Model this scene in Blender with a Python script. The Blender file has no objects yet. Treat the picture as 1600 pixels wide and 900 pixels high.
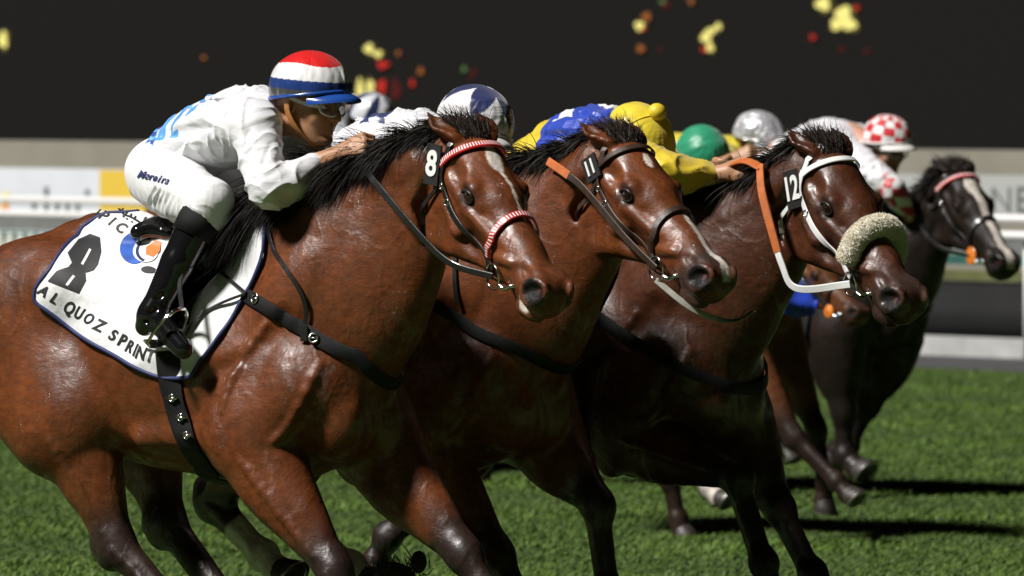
import bpy, math, random
import numpy as np
from concurrent.futures import ThreadPoolExecutor
from mathutils import Vector, Matrix
R = math.radians
rng = np.random.default_rng(7)
random.seed(7)
f32 = np.float32

# ------------------------------------------------------------------ camera, world, light, exposure
CAM_H, FPX, HORIZON = 2.0, 13050.0, 130.0            # metres, focal length in pixels of a 1600 px frame
PITCH = math.atan((450 - HORIZON) / FPX)
scene = bpy.context.scene
cd = bpy.data.cameras.new('camera'); cam = bpy.data.objects.new('camera', cd)
scene.collection.objects.link(cam); scene.camera = cam
cam.location = (0, 0, CAM_H); cam.rotation_euler = (math.pi / 2 - PITCH, 0, 0)
cd.sensor_width = 36; cd.lens = FPX / 1600 * 36; cd.clip_end = 2000; cd.clip_start = .5
cd.dof.use_dof = True; cd.dof.focus_distance = 25.0; cd.dof.aperture_fstop = 8.
world = bpy.data.worlds.new('World'); scene.world = world; world.use_nodes = True
wn = world.node_tree; bg = wn.nodes['Background']
sky = wn.nodes.new('ShaderNodeTexSky'); sky.sky_type = 'NISHITA'; sky.sun_disc = False
SUN_EL, SUN_AZ = R(49), math.atan2(-.47, -.88)       # the stadium floodlight: from the left, a little on the camera's side
sky.sun_elevation = R(-4); sky.sun_rotation = R(230)
wn.links.new(sky.outputs[0], bg.inputs[0]); bg.inputs[1].default_value = .045
sl = bpy.data.lights.new('floodlight', 'SUN'); sl.energy = 5.; sl.angle = R(8.); sl.color = (1, .97, .93)
so = bpy.data.objects.new('floodlight', sl); scene.collection.objects.link(so)
sdir = Vector((math.cos(SUN_EL) * math.cos(SUN_AZ), math.cos(SUN_EL) * math.sin(SUN_AZ), math.sin(SUN_EL)))
so.rotation_euler = sdir.to_track_quat('Z', 'Y').to_euler(); so.location = (-20, 5, 15)
scene.view_settings.view_transform = 'Standard'; scene.view_settings.look = 'None'
scene.view_settings.gamma = 1; scene.view_settings.use_curve_mapping = False
scene.view_settings.exposure = .18

# ------------------------------------------------------------------ object helpers
def tag(o, label=None, cat=None, group=None, kind=None):
    if label: o['label'] = label
    if cat: o['category'] = cat
    if group: o['group'] = group
    if kind: o['kind'] = kind
    return o
def empty(name, loc=(0, 0, 0), rz=0):
    o = bpy.data.objects.new(name, None); scene.collection.objects.link(o)
    o.location = loc; o.rotation_euler = (0, 0, rz); o.empty_display_size = .2
    return o
def mk(name, V, F, mat, parent=None, smooth=True, col=None, mats=None, mi=None):
    """V (n,3) array, F: int array (m,3|4) or list of tuples"""
    me = bpy.data.meshes.new(name)
    V = np.asarray(V, dtype=np.float64)
    if isinstance(F, np.ndarray):
        m, c = F.shape
        me.vertices.add(len(V)); me.vertices.foreach_set('co', V.ravel())
        me.loops.add(m * c); me.loops.foreach_set('vertex_index', F.ravel().astype(np.int32))
        me.polygons.add(m); me.polygons.foreach_set('loop_start', (np.arange(m) * c).astype(np.int32))
        me.polygons.foreach_set('loop_total', np.full(m, c, np.int32))
        me.update(calc_edges=True)
    else:
        me.from_pydata([tuple(v) for v in V], [], F)
    me.validate()
    if smooth: me.polygons.foreach_set('use_smooth', np.ones(len(me.polygons), bool))
    if col is not None:
        a = me.color_attributes.new('Col', 'FLOAT_COLOR', 'POINT')
        cc = np.ones((len(V), 4)); cc[:, :col.shape[1]] = col
        a.data.foreach_set('color', cc.ravel())
    for m_ in (mats or [mat]): me.materials.append(m_)
    if mi is not None: me.polygons.foreach_set('material_index', np.asarray(mi, np.int32))
    o = bpy.data.objects.new(name, me); scene.collection.objects.link(o)
    if parent: o.parent = parent
    return o
class MB:
    def __init__(s): s.V = []; s.F = []; s.M = []; s.n = 0; s.m = 0
    def add(s, V, F, m=None):
        V = np.asarray(V, float); s.V.append(V)
        s.F += [tuple(int(i) + s.n for i in f) for f in F]; s.M += [s.m if m is None else m] * len(F); s.n += len(V)
        return s
    def box(s, c, d, Rm=None, m=None):
        c = np.array(c, float); d = np.array(d, float) / 2
        V = np.array([(x, y, z) for x in (-1, 1) for y in (-1, 1) for z in (-1, 1)]) * d
        if Rm is not None: V = V @ np.asarray(Rm).T
        return s.add(V + c, [(0, 1, 3, 2), (4, 6, 7, 5), (0, 4, 5, 1), (2, 3, 7, 6), (0, 2, 6, 4), (1, 5, 7, 3)], m)
    def tube(s, P, r, n=8, m=None, close=False):
        P = np.asarray(P, float); N = len(P); r = np.full(N, r) if np.isscalar(r) else np.asarray(r)
        T = np.gradient(P, axis=0); T /= np.linalg.norm(T, axis=1)[:, None] + 1e-9
        up = np.array([.13, .31, .94]); A = np.cross(T, up); A /= np.linalg.norm(A, axis=1)[:, None] + 1e-9; B = np.cross(T, A)
        th = np.arange(n) * 2 * math.pi / n
        V = P[:, None] + r[:, None, None] * (np.cos(th)[None, :, None] * A[:, None] + np.sin(th)[None, :, None] * B[:, None])
        F = []
        for i in range(N if close else N - 1):
            j2 = (i + 1) % N
            for j in range(n): F.append((i * n + j, i * n + (j + 1) % n, j2 * n + (j + 1) % n, j2 * n + j))
        if not close: F += [tuple(range(n))[::-1], tuple((N - 1) * n + j for j in range(n))]
        return s.add(V.reshape(-1, 3), F, m)
    def ring(s, c, ax1, ax2, rad, r, n=24, m=None):
        th = np.arange(n) * 2 * math.pi / n
        P = np.asarray(c) + rad * (np.cos(th)[:, None] * np.asarray(ax1) + np.sin(th)[:, None] * np.asarray(ax2))
        T = -np.sin(th)[:, None] * np.asarray(ax1) + np.cos(th)[:, None] * np.asarray(ax2)
        nn = np.cross(ax1, ax2); A = np.cross(T, nn); ph = np.arange(6) * math.pi / 3
        V = P[:, None] + r * (np.cos(ph)[None, :, None] * A[:, None] + np.sin(ph)[None, :, None] * nn)
        F = [(i * 6 + j, i * 6 + (j + 1) % 6, ((i + 1) % n) * 6 + (j + 1) % 6, ((i + 1) % n) * 6 + j) for i in range(n) for j in range(6)]
        return s.add(V.reshape(-1, 3), F, m)
    def sphere(s, c, r, n=16, m=None, Rm=None):
        r = np.array([r, r, r], float) if np.isscalar(r) else np.array(r, float)
        V = [(0, 0, 1)]; F = []
        for i in range(1, n // 2):
            for j in range(n):
                a = math.pi * i / (n // 2); b = 2 * math.pi * j / n
                V.append((math.sin(a) * math.cos(b), math.sin(a) * math.sin(b), math.cos(a)))
        V.append((0, 0, -1)); k = n // 2 - 1
        for j in range(n):
            F.append((0, 1 + j, 1 + (j + 1) % n)); F.append((len(V) - 1, 1 + (k - 1) * n + (j + 1) % n, 1 + (k - 1) * n + j))
            for i in range(k - 1): F.append((1 + i * n + j, 1 + (i + 1) * n + j, 1 + (i + 1) * n + (j + 1) % n, 1 + i * n + (j + 1) % n))
        V = np.array(V) * r
        if Rm is not None: V = V @ np.asarray(Rm).T
        return s.add(V + np.asarray(c), F, m)
    def ribbon(s, P, N, w, t=.004, m=None):
        """strap: centre line P, outward normals N, width w, thickness t"""
        s.sharp = True; P = np.asarray(P, float); N = np.asarray(N, float); w = np.full(len(P), w) if np.isscalar(w) else np.asarray(w)
        T = np.gradient(P, axis=0); S = np.cross(T, N); S /= np.linalg.norm(S, axis=1)[:, None] + 1e-9
        a = w[:, None] / 2 * S; b = N * t / 2; c7 = .8
        V = np.stack([P - a - b, P - a + b * .3, P - a * c7 + b, P + a * c7 + b, P + a + b * .3, P + a - b], 1); n = 6
        F = [(i * n + j, i * n + (j + 1) % n, (i + 1) * n + (j + 1) % n, (i + 1) * n + j) for i in range(len(P) - 1) for j in range(n)]
        F += [tuple(range(n))[::-1], tuple((len(P) - 1) * n + j for j in range(n))]
        return s.add(V.reshape(-1, 3), F, m)
    def build(s, name, mat, parent=None, smooth=True, mats=None):
        V = np.concatenate(s.V)
        o = mk(name, V, s.F, mat, parent, smooth, mats=mats, mi=s.M if mats else None)
        if getattr(s, 'sharp', False) and smooth: o.data.set_sharp_from_angle(angle=R(31))
        return o

def unit(v): v = np.asarray(v, float); return v / (np.linalg.norm(v) + 1e-12)
def spline(P, n=8):
    """Catmull-Rom through P (k,d)"""
    P = np.asarray(P, float)
    Q = np.vstack([2 * P[0] - P[1], P, 2 * P[-1] - P[-2]]); out = []
    for i in range(len(P) - 1):
        t = np.linspace(0, 1, n, endpoint=False)[:, None]; a, b, c, d = Q[i:i + 4]
        out.append(.5 * (2 * b + (c - a) * t + (2 * a - 5 * b + 4 * c - d) * t * t + (3 * b - a - 3 * c + d) * t ** 3))
    return np.vstack(out + [P[-1:]])

# ------------------------------------------------------------------ distance field modelling
class SDF:
    def __init__(s): s.p = []
    def _add(s, d): s.p.append(d); return s
    def cap(s, a, b, ra, rb, k=.03, ax=None, f=1., sub=False):
        a = np.asarray(a, float); b = np.asarray(b, float); A = np.eye(3)
        if f != 1.:
            n = unit(ax if ax is not None else (0, 1, 0)); A = A + (1 / f - 1) * np.outer(n, n)
        rad = np.linalg.norm(b - a) / 2 + max(ra, rb) * max(1, f)
        return s._add(dict(t=0, A=A.astype(f32), a=(A @ a).astype(f32), b=(A @ b).astype(f32), ra=ra, rb=rb, k=k, sub=sub, c=(a + b) / 2, R=rad, f=f))
    def ell(s, c, r, Rm=None, k=.03, sub=False):
        r = np.asarray(r, float); Rm = np.eye(3) if Rm is None else np.asarray(Rm)
        return s._add(dict(t=1, Rt=Rm.T.astype(f32), c=np.asarray(c, float), r=r.astype(f32), k=k, sub=sub, R=r.max()))
    def tube(s, P, r, f=1., k=.03, n=3, ax=None, sub=False):
        P = np.asarray(P, float); r = np.asarray(r, float); ff = np.full(len(P), f) if np.isscalar(f) else np.asarray(f)
        Q = spline(np.column_stack([P, r, ff]), n) if n > 1 and len(P) > 2 else np.column_stack([P, r, ff])
        for i in range(len(Q) - 1):
            kk = k if i == 0 else min(k, .012)
            s.cap(Q[i, :3], Q[i + 1, :3], Q[i, 3], Q[i + 1, 3], kk, ax, (Q[i, 4] + Q[i + 1, 4]) / 2, sub)
        return s
    def ev(s, p, idx=None):
        p = np.asarray(p, f32); d = np.full(len(p), 1e3, f32)
        for i in (range(len(s.p)) if idx is None else idx):
            q = s.p[i]
            if q['t'] == 0:
                pp = p @ q['A'].T if q['f'] != 1. else p
                ba = q['b'] - q['a']; pa = pp - q['a']
                h = np.clip(pa @ ba / (ba @ ba + 1e-12), 0, 1)
                v = pa - h[:, None] * ba; l = np.sqrt(np.einsum('ij,ij->i', v, v)) + f32(1e-6)
                e = l - (q['ra'] + (q['rb'] - q['ra']) * h)
                if q['f'] != 1.:
                    w = v @ q['A']; e = e * l / (np.sqrt(np.einsum('ij,ij->i', w, w)) + f32(1e-6))
            else:
                v = (p - q['c'].astype(f32)) @ q['Rt'].T; v1 = v / q['r']; v2 = v1 / q['r']
                k0 = np.sqrt(np.einsum('ij,ij->i', v1, v1)); k1 = np.sqrt(np.einsum('ij,ij->i', v2, v2)) + f32(1e-6)
                e = k0 * (k0 - 1) / k1
            k = q['k']
            if q['sub']:
                h = np.maximum(k - np.abs(d + e), 0) / k; d = np.maximum(d, -e) + h * h * k / 4
            else:
                h = np.maximum(k - np.abs(d - e), 0) / k; d = np.minimum(d, e) - h * h * k / 4
        return d
    def evc(s, p, cell=.12, far=.15, idx0=None):
        """like ev, but points are handled cell by cell with only the prims near them; distances are capped at far"""
        p = np.asarray(p, f32)
        if len(p) < 150: return s.ev(p)
        if not hasattr(s, '_c') or len(s._c) != len(s.p): s._c = np.array([q['c'] for q in s.p]); s._r = np.array([q['R'] + q['k'] for q in s.p])
        c = np.floor(p / cell).astype(np.int64); key = (c[:, 0] + 4096) * 67108864 + (c[:, 1] + 4096) * 8192 + c[:, 2] + 4096
        od = np.argsort(key, kind='stable'); ks = key[od]; st = np.r_[0, np.nonzero(np.diff(ks))[0] + 1, len(ks)]; out = np.full(len(p), far, f32); hr = cell * .87
        for i in range(len(st) - 1):
            ii = od[st[i]:st[i + 1]]; cc = (c[ii[0]] + .5) * cell; idx = np.nonzero(np.linalg.norm(s._c - cc, axis=1) < s._r + hr + far)[0]
            if len(idx): out[ii] = np.minimum(s.ev(p[ii], idx), far)
        return out
    def grad(s, p, e=.002):
        p = np.asarray(p, float)
        O = np.array([(0, 0, 0), (e, 0, 0), (-e, 0, 0), (0, e, 0), (0, -e, 0), (0, 0, e), (0, 0, -e)]); n = len(p)
        A = s.evc((p[None] + O[:, None]).reshape(-1, 3)).reshape(7, n).astype(float); D = A[0]; g = np.stack([A[1] - A[2], A[3] - A[4], A[5] - A[6]], 1) / (2 * e)
        return D, g / (np.linalg.norm(g, axis=1)[:, None] + 1e-9)
    def snap(s, p, off=0., it=8):
        p = np.array(p, float)
        for _ in range(it):
            D, g = s.grad(p); p = p - g * np.clip(D - off, -.05, .05)[:, None]
        return p, s.grad(p, .006)[1]
    def near(s, lo, hi):
        """sub-field with the prims touching a box (fast evaluation of local detail)"""
        c = (np.asarray(lo) + hi) / 2; r = np.linalg.norm(np.asarray(hi) - lo) / 2
        o = SDF(); o.p = [q for q in s.p if np.linalg.norm(q['c'] - c) < q['R'] + r + q['k'] + .05]
        return o
    def mesh(s, h, B=14):
        import time; t0_ = time.time()
        C = np.array([q['c'] for q in s.p if not q['sub']]); Rr = np.array([q['R'] for q in s.p if not q['sub']])
        lo = (C - Rr[:, None]).min(0) - 3 * h; hi = (C + Rr[:, None]).max(0) + 3 * h
        nb = np.ceil((hi - lo) / (h * B)).astype(int); n = nb * B
        D = np.full(n, 9., f32); br = h * B * math.sqrt(3) / 2
        g = np.stack(np.meshgrid(*[np.arange(k) for k in nb], indexing='ij'), -1).reshape(-1, 3)
        cen = lo + (g + .5) * B * h
        dc = s.ev(cen); sg = np.where(dc < 0, -9., 9.).astype(f32).reshape(nb)
        D[:] = np.repeat(np.repeat(np.repeat(sg, B, 0), B, 1), B, 2)
        act = np.nonzero(np.abs(dc) < br * 1.35 + .01)[0]
        PC = np.array([q['c'] for q in s.p]); PR = np.array([q['R'] + q['k'] for q in s.p])
        loc = np.stack(np.meshgrid(*[np.arange(B)] * 3, indexing='ij'), -1).reshape(-1, 3) * h
        def do(i):
            c = cen[i]; idx = np.nonzero(np.linalg.norm(PC - c, axis=1) < PR + br + .02)[0]
            if len(idx) == 0: return
            b0 = g[i] * B
            D[b0[0]:b0[0] + B, b0[1]:b0[1] + B, b0[2]:b0[2] + B] = s.ev(lo + b0 * h + loc, idx).reshape(B, B, B)
        with ThreadPoolExecutor(4) as ex: list(ex.map(do, act))
        ins = D < 0
        st = np.array([n[1] * n[2], n[2], 1]); cells = []; quads = []
        for axn in range(3):
            sl1 = [slice(None)] * 3; sl2 = [slice(None)] * 3; sl1[axn] = slice(0, -1); sl2[axn] = slice(1, None)
            x = np.argwhere(ins[tuple(sl1)] != ins[tuple(sl2)])
            u, v = (axn + 1) % 3, (axn + 2) % 3
            x = x[(x[:, u] > 0) & (x[:, v] > 0)]
            fl = ins[x[:, 0], x[:, 1], x[:, 2]]; base = x @ st; du, dv = st[u], st[v]
            q = np.stack([base, base - du, base - du - dv, base - dv], 1)
            q[~fl] = q[~fl][:, ::-1]; quads.append(q[:, ::-1] if False else q)
        Q = np.concatenate(quads); cid, inv = np.unique(Q, return_inverse=True); Q = inv.reshape(-1, 4)
        ci = np.stack([cid // st[0], (cid // st[1]) % n[1], cid % n[2]], 1)
        Df = D.ravel(); acc = np.zeros((len(cid), 3)); cnt = np.zeros(len(cid))
        cor = [(0, 0, 0), (1, 0, 0), (0, 1, 0), (1, 1, 0), (0, 0, 1), (1, 0, 1), (0, 1, 1), (1, 1, 1)]
        val = [Df[cid + np.array(o) @ st] for o in cor]
        for i in range(8):
            for j in range(i + 1, 8):
                a, b = np.array(cor[i]), np.array(cor[j])
                if np.abs(a - b).sum() != 1: continue
                va, vb = val[i], val[j]; m = (va < 0) != (vb < 0)
                t = np.where(m, va / (va - vb + 1e-12), 0)
                acc += np.where(m[:, None], a + t[:, None] * (b - a), 0); cnt += m
        V = lo + (ci + acc / cnt[:, None]) * h
        print('MESH', len(s.p), n, len(act), len(V), round(time.time() - t0_, 2))
        return V, Q[:, ::-1]

# ------------------------------------------------------------------ camera geometry (where a line of sight meets a plane of the place)
CAMV = np.array([0, 0, CAM_H])
def ray(px, py):
    px = np.asarray(px, float); py = np.asarray(py, float)
    a = (px - 800) / FPX; b = (450 - py) / FPX
    return np.stack([a, np.cos(PITCH) + b * np.sin(PITCH), -np.sin(PITCH) + b * np.cos(PITCH)], -1)
def at(px, py, D): return CAMV + ray(px, py) * D
class Frame:
    """horse frame: origin on the ground below the withers, x forward, y away from camera side, z up"""
    def __init__(s, px, D, head):
        s.th = R(head); s.O = np.array([(px - 800) / FPX * D, D, 0.])
        s.F = np.array([math.cos(s.th), -math.sin(s.th), 0]); s.L = np.array([math.sin(s.th), math.cos(s.th), 0])
        s.M = np.stack([s.F, s.L, [0, 0, 1]])       # rows
    def loc(s, w): return (np.asarray(w) - s.O) @ s.M.T
    def dirl(s, w): return np.asarray(w) @ s.M.T
    def P(s, px, py, lat=0.):
        o = s.loc(CAMV); d = s.dirl(ray(px, py)); t = (lat - o[1]) / d[..., 1]
        return o + d * np.asarray(t)[..., None]
    def P2(s, px, py, p0, yaw):
        """plane through p0 turned by yaw (degrees, + towards the camera)"""
        n = np.array([math.sin(R(yaw)), math.cos(R(yaw)), 0]); o = s.loc(CAMV); d = s.dirl(ray(px, py))
        return o + d * (((p0 - o) @ n) / (d @ n))
    def cast(s, field, pp, off=0.):
        pp = np.asarray(pp, float); o = s.loc(CAMV); d = s.dirl(ray(pp[:, 0], pp[:, 1])); d /= np.linalg.norm(d, axis=1)[:, None]
        t = np.full(len(pp), np.linalg.norm(o) - 1.6); best = np.full(len(pp), 9.); bt = t.copy()
        for _ in range(40):
            e = field.evc(o + d * t[:, None]) - off; m = np.abs(e) < best; best[m] = np.abs(e)[m]; bt[m] = t[m]; t = t + np.clip(e, -.2, .4) * .9
        return o + d * bt[:, None]
    def px(s, l):
        w = s.O + np.asarray(l) @ s.M; v = w - CAMV
        fw = np.array([0, math.cos(PITCH), -math.sin(PITCH)]); up = np.array([0, math.sin(PITCH), math.cos(PITCH)])
        z = v @ fw; return 800 + v[..., 0] / z * FPX, 450 - (v @ up) / z * FPX
# ------------------------------------------------------------------ materials
def nmat(name):
    m = bpy.data.materials.new(name); m.use_nodes = True; nt = m.node_tree
    return m, nt, nt.nodes['Principled BSDF']
def link(nt, a, b): nt.links.new(a, b)
def noise(nt, scale, detail=4, rough=.55, vec=None, dist=0):
    n = nt.nodes.new('ShaderNodeTexNoise'); n.inputs['Scale'].default_value = scale; n.inputs['Detail'].default_value = detail
    n.inputs['Roughness'].default_value = rough; n.inputs['Distortion'].default_value = dist
    if vec is not None: link(nt, vec, n.inputs['Vector'])
    return n.outputs['Fac']
def objvec(nt, sc=(1, 1, 1), rot=(0, 0, 0)):
    tc = nt.nodes.new('ShaderNodeTexCoord'); mp = nt.nodes.new('ShaderNodeMapping')
    mp.inputs['Scale'].default_value = sc; mp.inputs['Rotation'].default_value = rot; link(nt, tc.outputs['Object'], mp.inputs['Vector'])
    return mp.outputs['Vector']
def mrange(nt, x, a, b, c, d):
    n = nt.nodes.new('ShaderNodeMapRange'); link(nt, x, n.inputs['Value'])
    for i, v in enumerate((a, b, c, d)): n.inputs[i + 1].default_value = v
    return n.outputs['Result']
def bump(nt, h, s, d, prev=None):
    b = nt.nodes.new('ShaderNodeBump'); b.inputs['Strength'].default_value = s; b.inputs['Distance'].default_value = d
    link(nt, h, b.inputs['Height'])
    if prev is not None: link(nt, prev, b.inputs['Normal'])
    return b.outputs['Normal']
def mulcol(nt, col, fac):
    m = nt.nodes.new('ShaderNodeVectorMath'); m.operation = 'SCALE'; link(nt, col, m.inputs[0]); link(nt, fac, m.inputs['Scale']); return m.outputs[0]
def attr(nt, name='Col'):
    a = nt.nodes.new('ShaderNodeAttribute'); a.attribute_name = name; return a.outputs['Color']
def plain(name, col, rough=.5, metal=0., coat=0., nz=0., nscale=40, bmp=0., bs=300, spec=.5, cr=.1, sheen=0.):
    m, nt, b = nmat(name)
    b.inputs['Base Color'].default_value = (*col, 1); b.inputs['Roughness'].default_value = rough; b.inputs['Metallic'].default_value = metal
    b.inputs['Coat Weight'].default_value = coat; b.inputs['Coat Roughness'].default_value = cr; b.inputs['Specular IOR Level'].default_value = spec
    b.inputs['Sheen Weight'].default_value = sheen
    if nz:
        rgb = nt.nodes.new('ShaderNodeRGB'); rgb.outputs[0].default_value = (*col, 1)
        link(nt, mulcol(nt, rgb.outputs[0], mrange(nt, noise(nt, nscale, 5, vec=objvec(nt)), .3, .7, 1 - nz, 1 + nz)), b.inputs['Base Color'])
    if bmp: link(nt, bump(nt, noise(nt, bs, 4, vec=objvec(nt)), bmp, .003), b.inputs['Normal'])
    return m
def coat_mat(name, wet=1.):
    m, nt, b = nmat(name)
    v = objvec(nt); vs = objvec(nt, (1, 2.2, .5), (0, .5, 0))
    big = noise(nt, 4, 5, .6, v); mid = noise(nt, 18, 6, .65, vs, .5); fine = noise(nt, 70, 4, .7, objvec(nt, (.3, 1, 1), (0, 1.0, 0)))
    c = mulcol(nt, attr(nt), mrange(nt, big, .3, .7, .68, 1.32))
    c = mulcol(nt, c, mrange(nt, mid, .25, .75, .72, 1.28))
    c = mulcol(nt, c, mrange(nt, fine, .3, .7, .72, 1.28))
    link(nt, c, b.inputs['Base Color'])
    sp = noise(nt, 7, 8, .72, objvec(nt, (1, 1, .8)), .6)
    link(nt, mrange(nt, sp, .44, .62, .50, .33), b.inputs['Roughness'])
    link(nt, mrange(nt, sp, .44, .62, .25 * (.4 + .6 * wet), .75 * wet + .1), b.inputs['Specular IOR Level'])
    # sweat: a thin clear layer broken into streaks and drops
    dr = noise(nt, 9, 10, .78, objvec(nt, (1.3, 1, .55), (0, .25, 0)), .5)
    link(nt, mrange(nt, dr, .55, .60, .0, 1. * wet), b.inputs['Coat Weight'])
    link(nt, mrange(nt, noise(nt, 60, 4, .6, v), .35, .65, .05, .25), b.inputs['Coat Roughness'])
    # veins and wrinkles: thin ridges where a stretched noise crosses its middle value
    def ridge(sc, vec, wd, ds=.8):
        n = noise(nt, sc, 3, .5, vec, ds); s1 = nt.nodes.new('ShaderNodeMath'); s1.operation = 'SUBTRACT'; link(nt, n, s1.inputs[0]); s1.inputs[1].default_value = .5
        s2 = nt.nodes.new('ShaderNodeMath'); s2.operation = 'ABSOLUTE'; link(nt, s1.outputs[0], s2.inputs[0]); return mrange(nt, s2.outputs[0], 0, wd, 1, 0)
    n0 = bump(nt, ridge(5.5, objvec(nt, (1, 1, .5), (0, .5, 0)), .03, .4), .10, .012)
    n1 = bump(nt, noise(nt, 7, 6, .58, v, .0), .34, .020, n0)
    pores = noise(nt, 160, 3, .7, objvec(nt, (.4, 1, 1), (0, 1.0, 0)))
    n2 = bump(nt, pores, .35, .0022, bump(nt, fine, .26, .003, n1))
    link(nt, n2, b.inputs['Normal'])
    vo = nt.nodes.new('ShaderNodeTexVoronoi'); vo.inputs['Scale'].default_value = 95; link(nt, v, vo.inputs['Vector'])
    n3 = bump(nt, noise(nt, 45, 8, .8, objvec(nt, (1, 1, .6)), .3), .8, .008, bump(nt, mrange(nt, vo.outputs['Distance'], 0, .45, 1, 0), .5, .004, n1)); link(nt, n3, b.inputs['Coat Normal'])
    return m
M = {}
M['coat'] = coat_mat('wet horse coat'); M['coat_dry'] = coat_mat('horse coat', .3)
def hair_mat(name, col):
    m, nt, b = nmat(name); b.inputs['Base Color'].default_value = (*col, 1); b.inputs['Roughness'].default_value = .6
    b.inputs['Specular IOR Level'].default_value = .2
    return m
M['hair'] = hair_mat('black mane hair', (.012, .009, .007)); M['forehair'] = hair_mat('dark brown hair', (.022, .014, .01))
M['hoof'] = plain('dark hoof horn', (.035, .028, .024), .5, nz=.4, bmp=.3); M['shoe'] = plain('worn aluminium shoe', (.55, .53, .5), .35, 1.)
M['eye'] = plain('dark glossy eye', (.012, .006, .004), .06, coat=1., cr=.02)
M['leather'] = plain('black leather strap', (.012, .011, .011), .36, nz=.4, bmp=.35, bs=400, coat=.25)
M['brownleather'] = plain('dark brown leather strap', (.04, .022, .014), .42, nz=.4, bmp=.35, bs=400, coat=.2)
M['patent'] = plain('polished black leather', (.007, .007, .008), .13, bmp=.5, bs=22, coat=.6, cr=.08)
M['steel'] = plain('polished steel', (.75, .74, .72), .16, 1., nz=.1)
M['rubber_orange'] = plain('orange rubber rein grip', (.52, .13, .025), .5, nz=.15, bmp=.5, bs=600)
M['orange'] = plain('orange rubber', (.75, .2, .015), .42, nz=.15)
M['white_strap'] = plain('white synthetic strap', (.78, .78, .77), .38, nz=.06, coat=.2)
M['grey_strap'] = plain('pale grey worn strap', (.3, .29, .25), .5, nz=.2)
M['black_webbing'] = plain('black woven webbing', (.007, .007, .008), .55, spec=.25, bmp=.6, bs=700)
M['badge_black'] = plain('black cloth badge', (.01, .01, .01), .6, bmp=.4, bs=500)
M['badge_white'] = plain('white digits', (.82, .82, .8), .5)
M['ink'] = plain('black print', (.018, .018, .02), .65, nz=.15)
M['ink_blue'] = plain('navy print', (.02, .03, .12), .6)
M['print_blue'] = plain('blue print', (.02, .09, .42), .55, nz=.45, nscale=14); M['print_orange'] = plain('orange print', (.85, .22, .06), .55)
def fleece(name, col):
    m, nt, b = nmat(name); n = noise(nt, 95, 5, .7, objvec(nt), .3)
    rgb = nt.nodes.new('ShaderNodeRGB'); rgb.outputs[0].default_value = (*col, 1)
    link(nt, mulcol(nt, rgb.outputs[0], mrange(nt, n, .3, .7, .72, 1.1)), b.inputs['Base Color']); b.inputs['Roughness'].default_value = .95
    link(nt, bump(nt, n, 1., .01), b.inputs['Normal']); b.inputs['Sheen Weight'].default_value = .4; return m
M['fleece'] = fleece('cream sheepskin', (.90, .84, .70))
def ridge_(nt, sc, vec, wd, ds=.8):
    n = noise(nt, sc, 2, .45, vec, ds); s1 = nt.nodes.new('ShaderNodeMath'); s1.operation = 'SUBTRACT'; link(nt, n, s1.inputs[0]); s1.inputs[1].default_value = .5
    s2 = nt.nodes.new('ShaderNodeMath'); s2.operation = 'ABSOLUTE'; link(nt, s1.outputs[0], s2.inputs[0]); return mrange(nt, s2.outputs[0], 0, wd, 1, 0)
def cloth_mat(name, rough=.55, wr=14, ws=.5, fine=.2, col=None, sheen=.15, metal=0, aniso=(1, 1, 1), wd=.02, coat=0., fold=0):
    m, nt, b = nmat(name)
    v = objvec(nt, aniso)
    n0 = noise(nt, wr, 3, .5, v, .5); n1 = noise(nt, 700, 2, .5, objvec(nt))
    if col is None: link(nt, attr(nt), b.inputs['Base Color'])
    else: b.inputs['Base Color'].default_value = (*col, 1)
    b.inputs['Roughness'].default_value = rough; b.inputs['Sheen Weight'].default_value = sheen; b.inputs['Metallic'].default_value = metal
    b.inputs['Coat Weight'].default_value = coat
    nn = bump(nt, n0, ws, wd)
    if fold: nn = bump(nt, ridge_(nt, fold, objvec(nt, aniso, (.3, .5, 0)), .11, .5), .42, .014, nn)
    n5 = bump(nt, noise(nt, wr * 3.1, 3, .5, v, .3), ws * .5, wd * .35, nn)
    link(nt, bump(nt, n1, fine, .001, n5), b.inputs['Normal'])
    return m
M['silk'] = cloth_mat('racing silk', .40, 4.5, .45, .1, sheen=.3, aniso=(1, .6, 1.6), wd=.04, fold=4.2)
M['satin'] = cloth_mat('shiny satin', .26, 7, .4, .1, wd=.03, coat=.3, aniso=(1, 1, .4), fold=5)
M['foil'] = cloth_mat('silver satin', .32, 6, 1., .1, metal=.5, wd=.05, fold=4)
M['breeches'] = cloth_mat('white breeches cloth', .6, 10, .45, .15, (.8, .8, .81), wd=.02, aniso=(1.5, .7, .6))
M['saddlecloth'] = cloth_mat('white cotton saddlecloth', .7, 5, .6, .2, wd=.04, fold=2.6)
def skin_mat(name, col):
    m, nt, b = nmat(name)
    rgb = nt.nodes.new('ShaderNodeRGB'); rgb.outputs[0].default_value = (*col, 1)
    n = noise(nt, 25, 5, .6, objvec(nt))
    link(nt, mulcol(nt, rgb.outputs[0], mrange(nt, n, .3, .7, .85, 1.15)), b.inputs['Base Color'])
    b.inputs['Roughness'].default_value = .48; b.inputs['Subsurface Weight'].default_value = .12; b.inputs['Subsurface Radius'].default_value = (.02, .007, .004)
    b.inputs['Subsurface Scale'].default_value = .5
    link(nt, bump(nt, noise(nt, 260, 3, .5, objvec(nt)), .15, .002), b.inputs['Normal'])
    return m
M['skin_tan'] = skin_mat('tanned skin', (.42, .215, .115)); M['skin_fair'] = skin_mat('fair skin', (.55, .30, .21))
M['goggle_white'] = plain('white goggle frame', (.75, .75, .74), .3, coat=.3)
m_, nt_, b_ = nmat('clear goggle lens'); b_.inputs['Base Color'].default_value = (.25, .2, .18, 1); b_.inputs['Roughness'].default_value = .06
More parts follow.
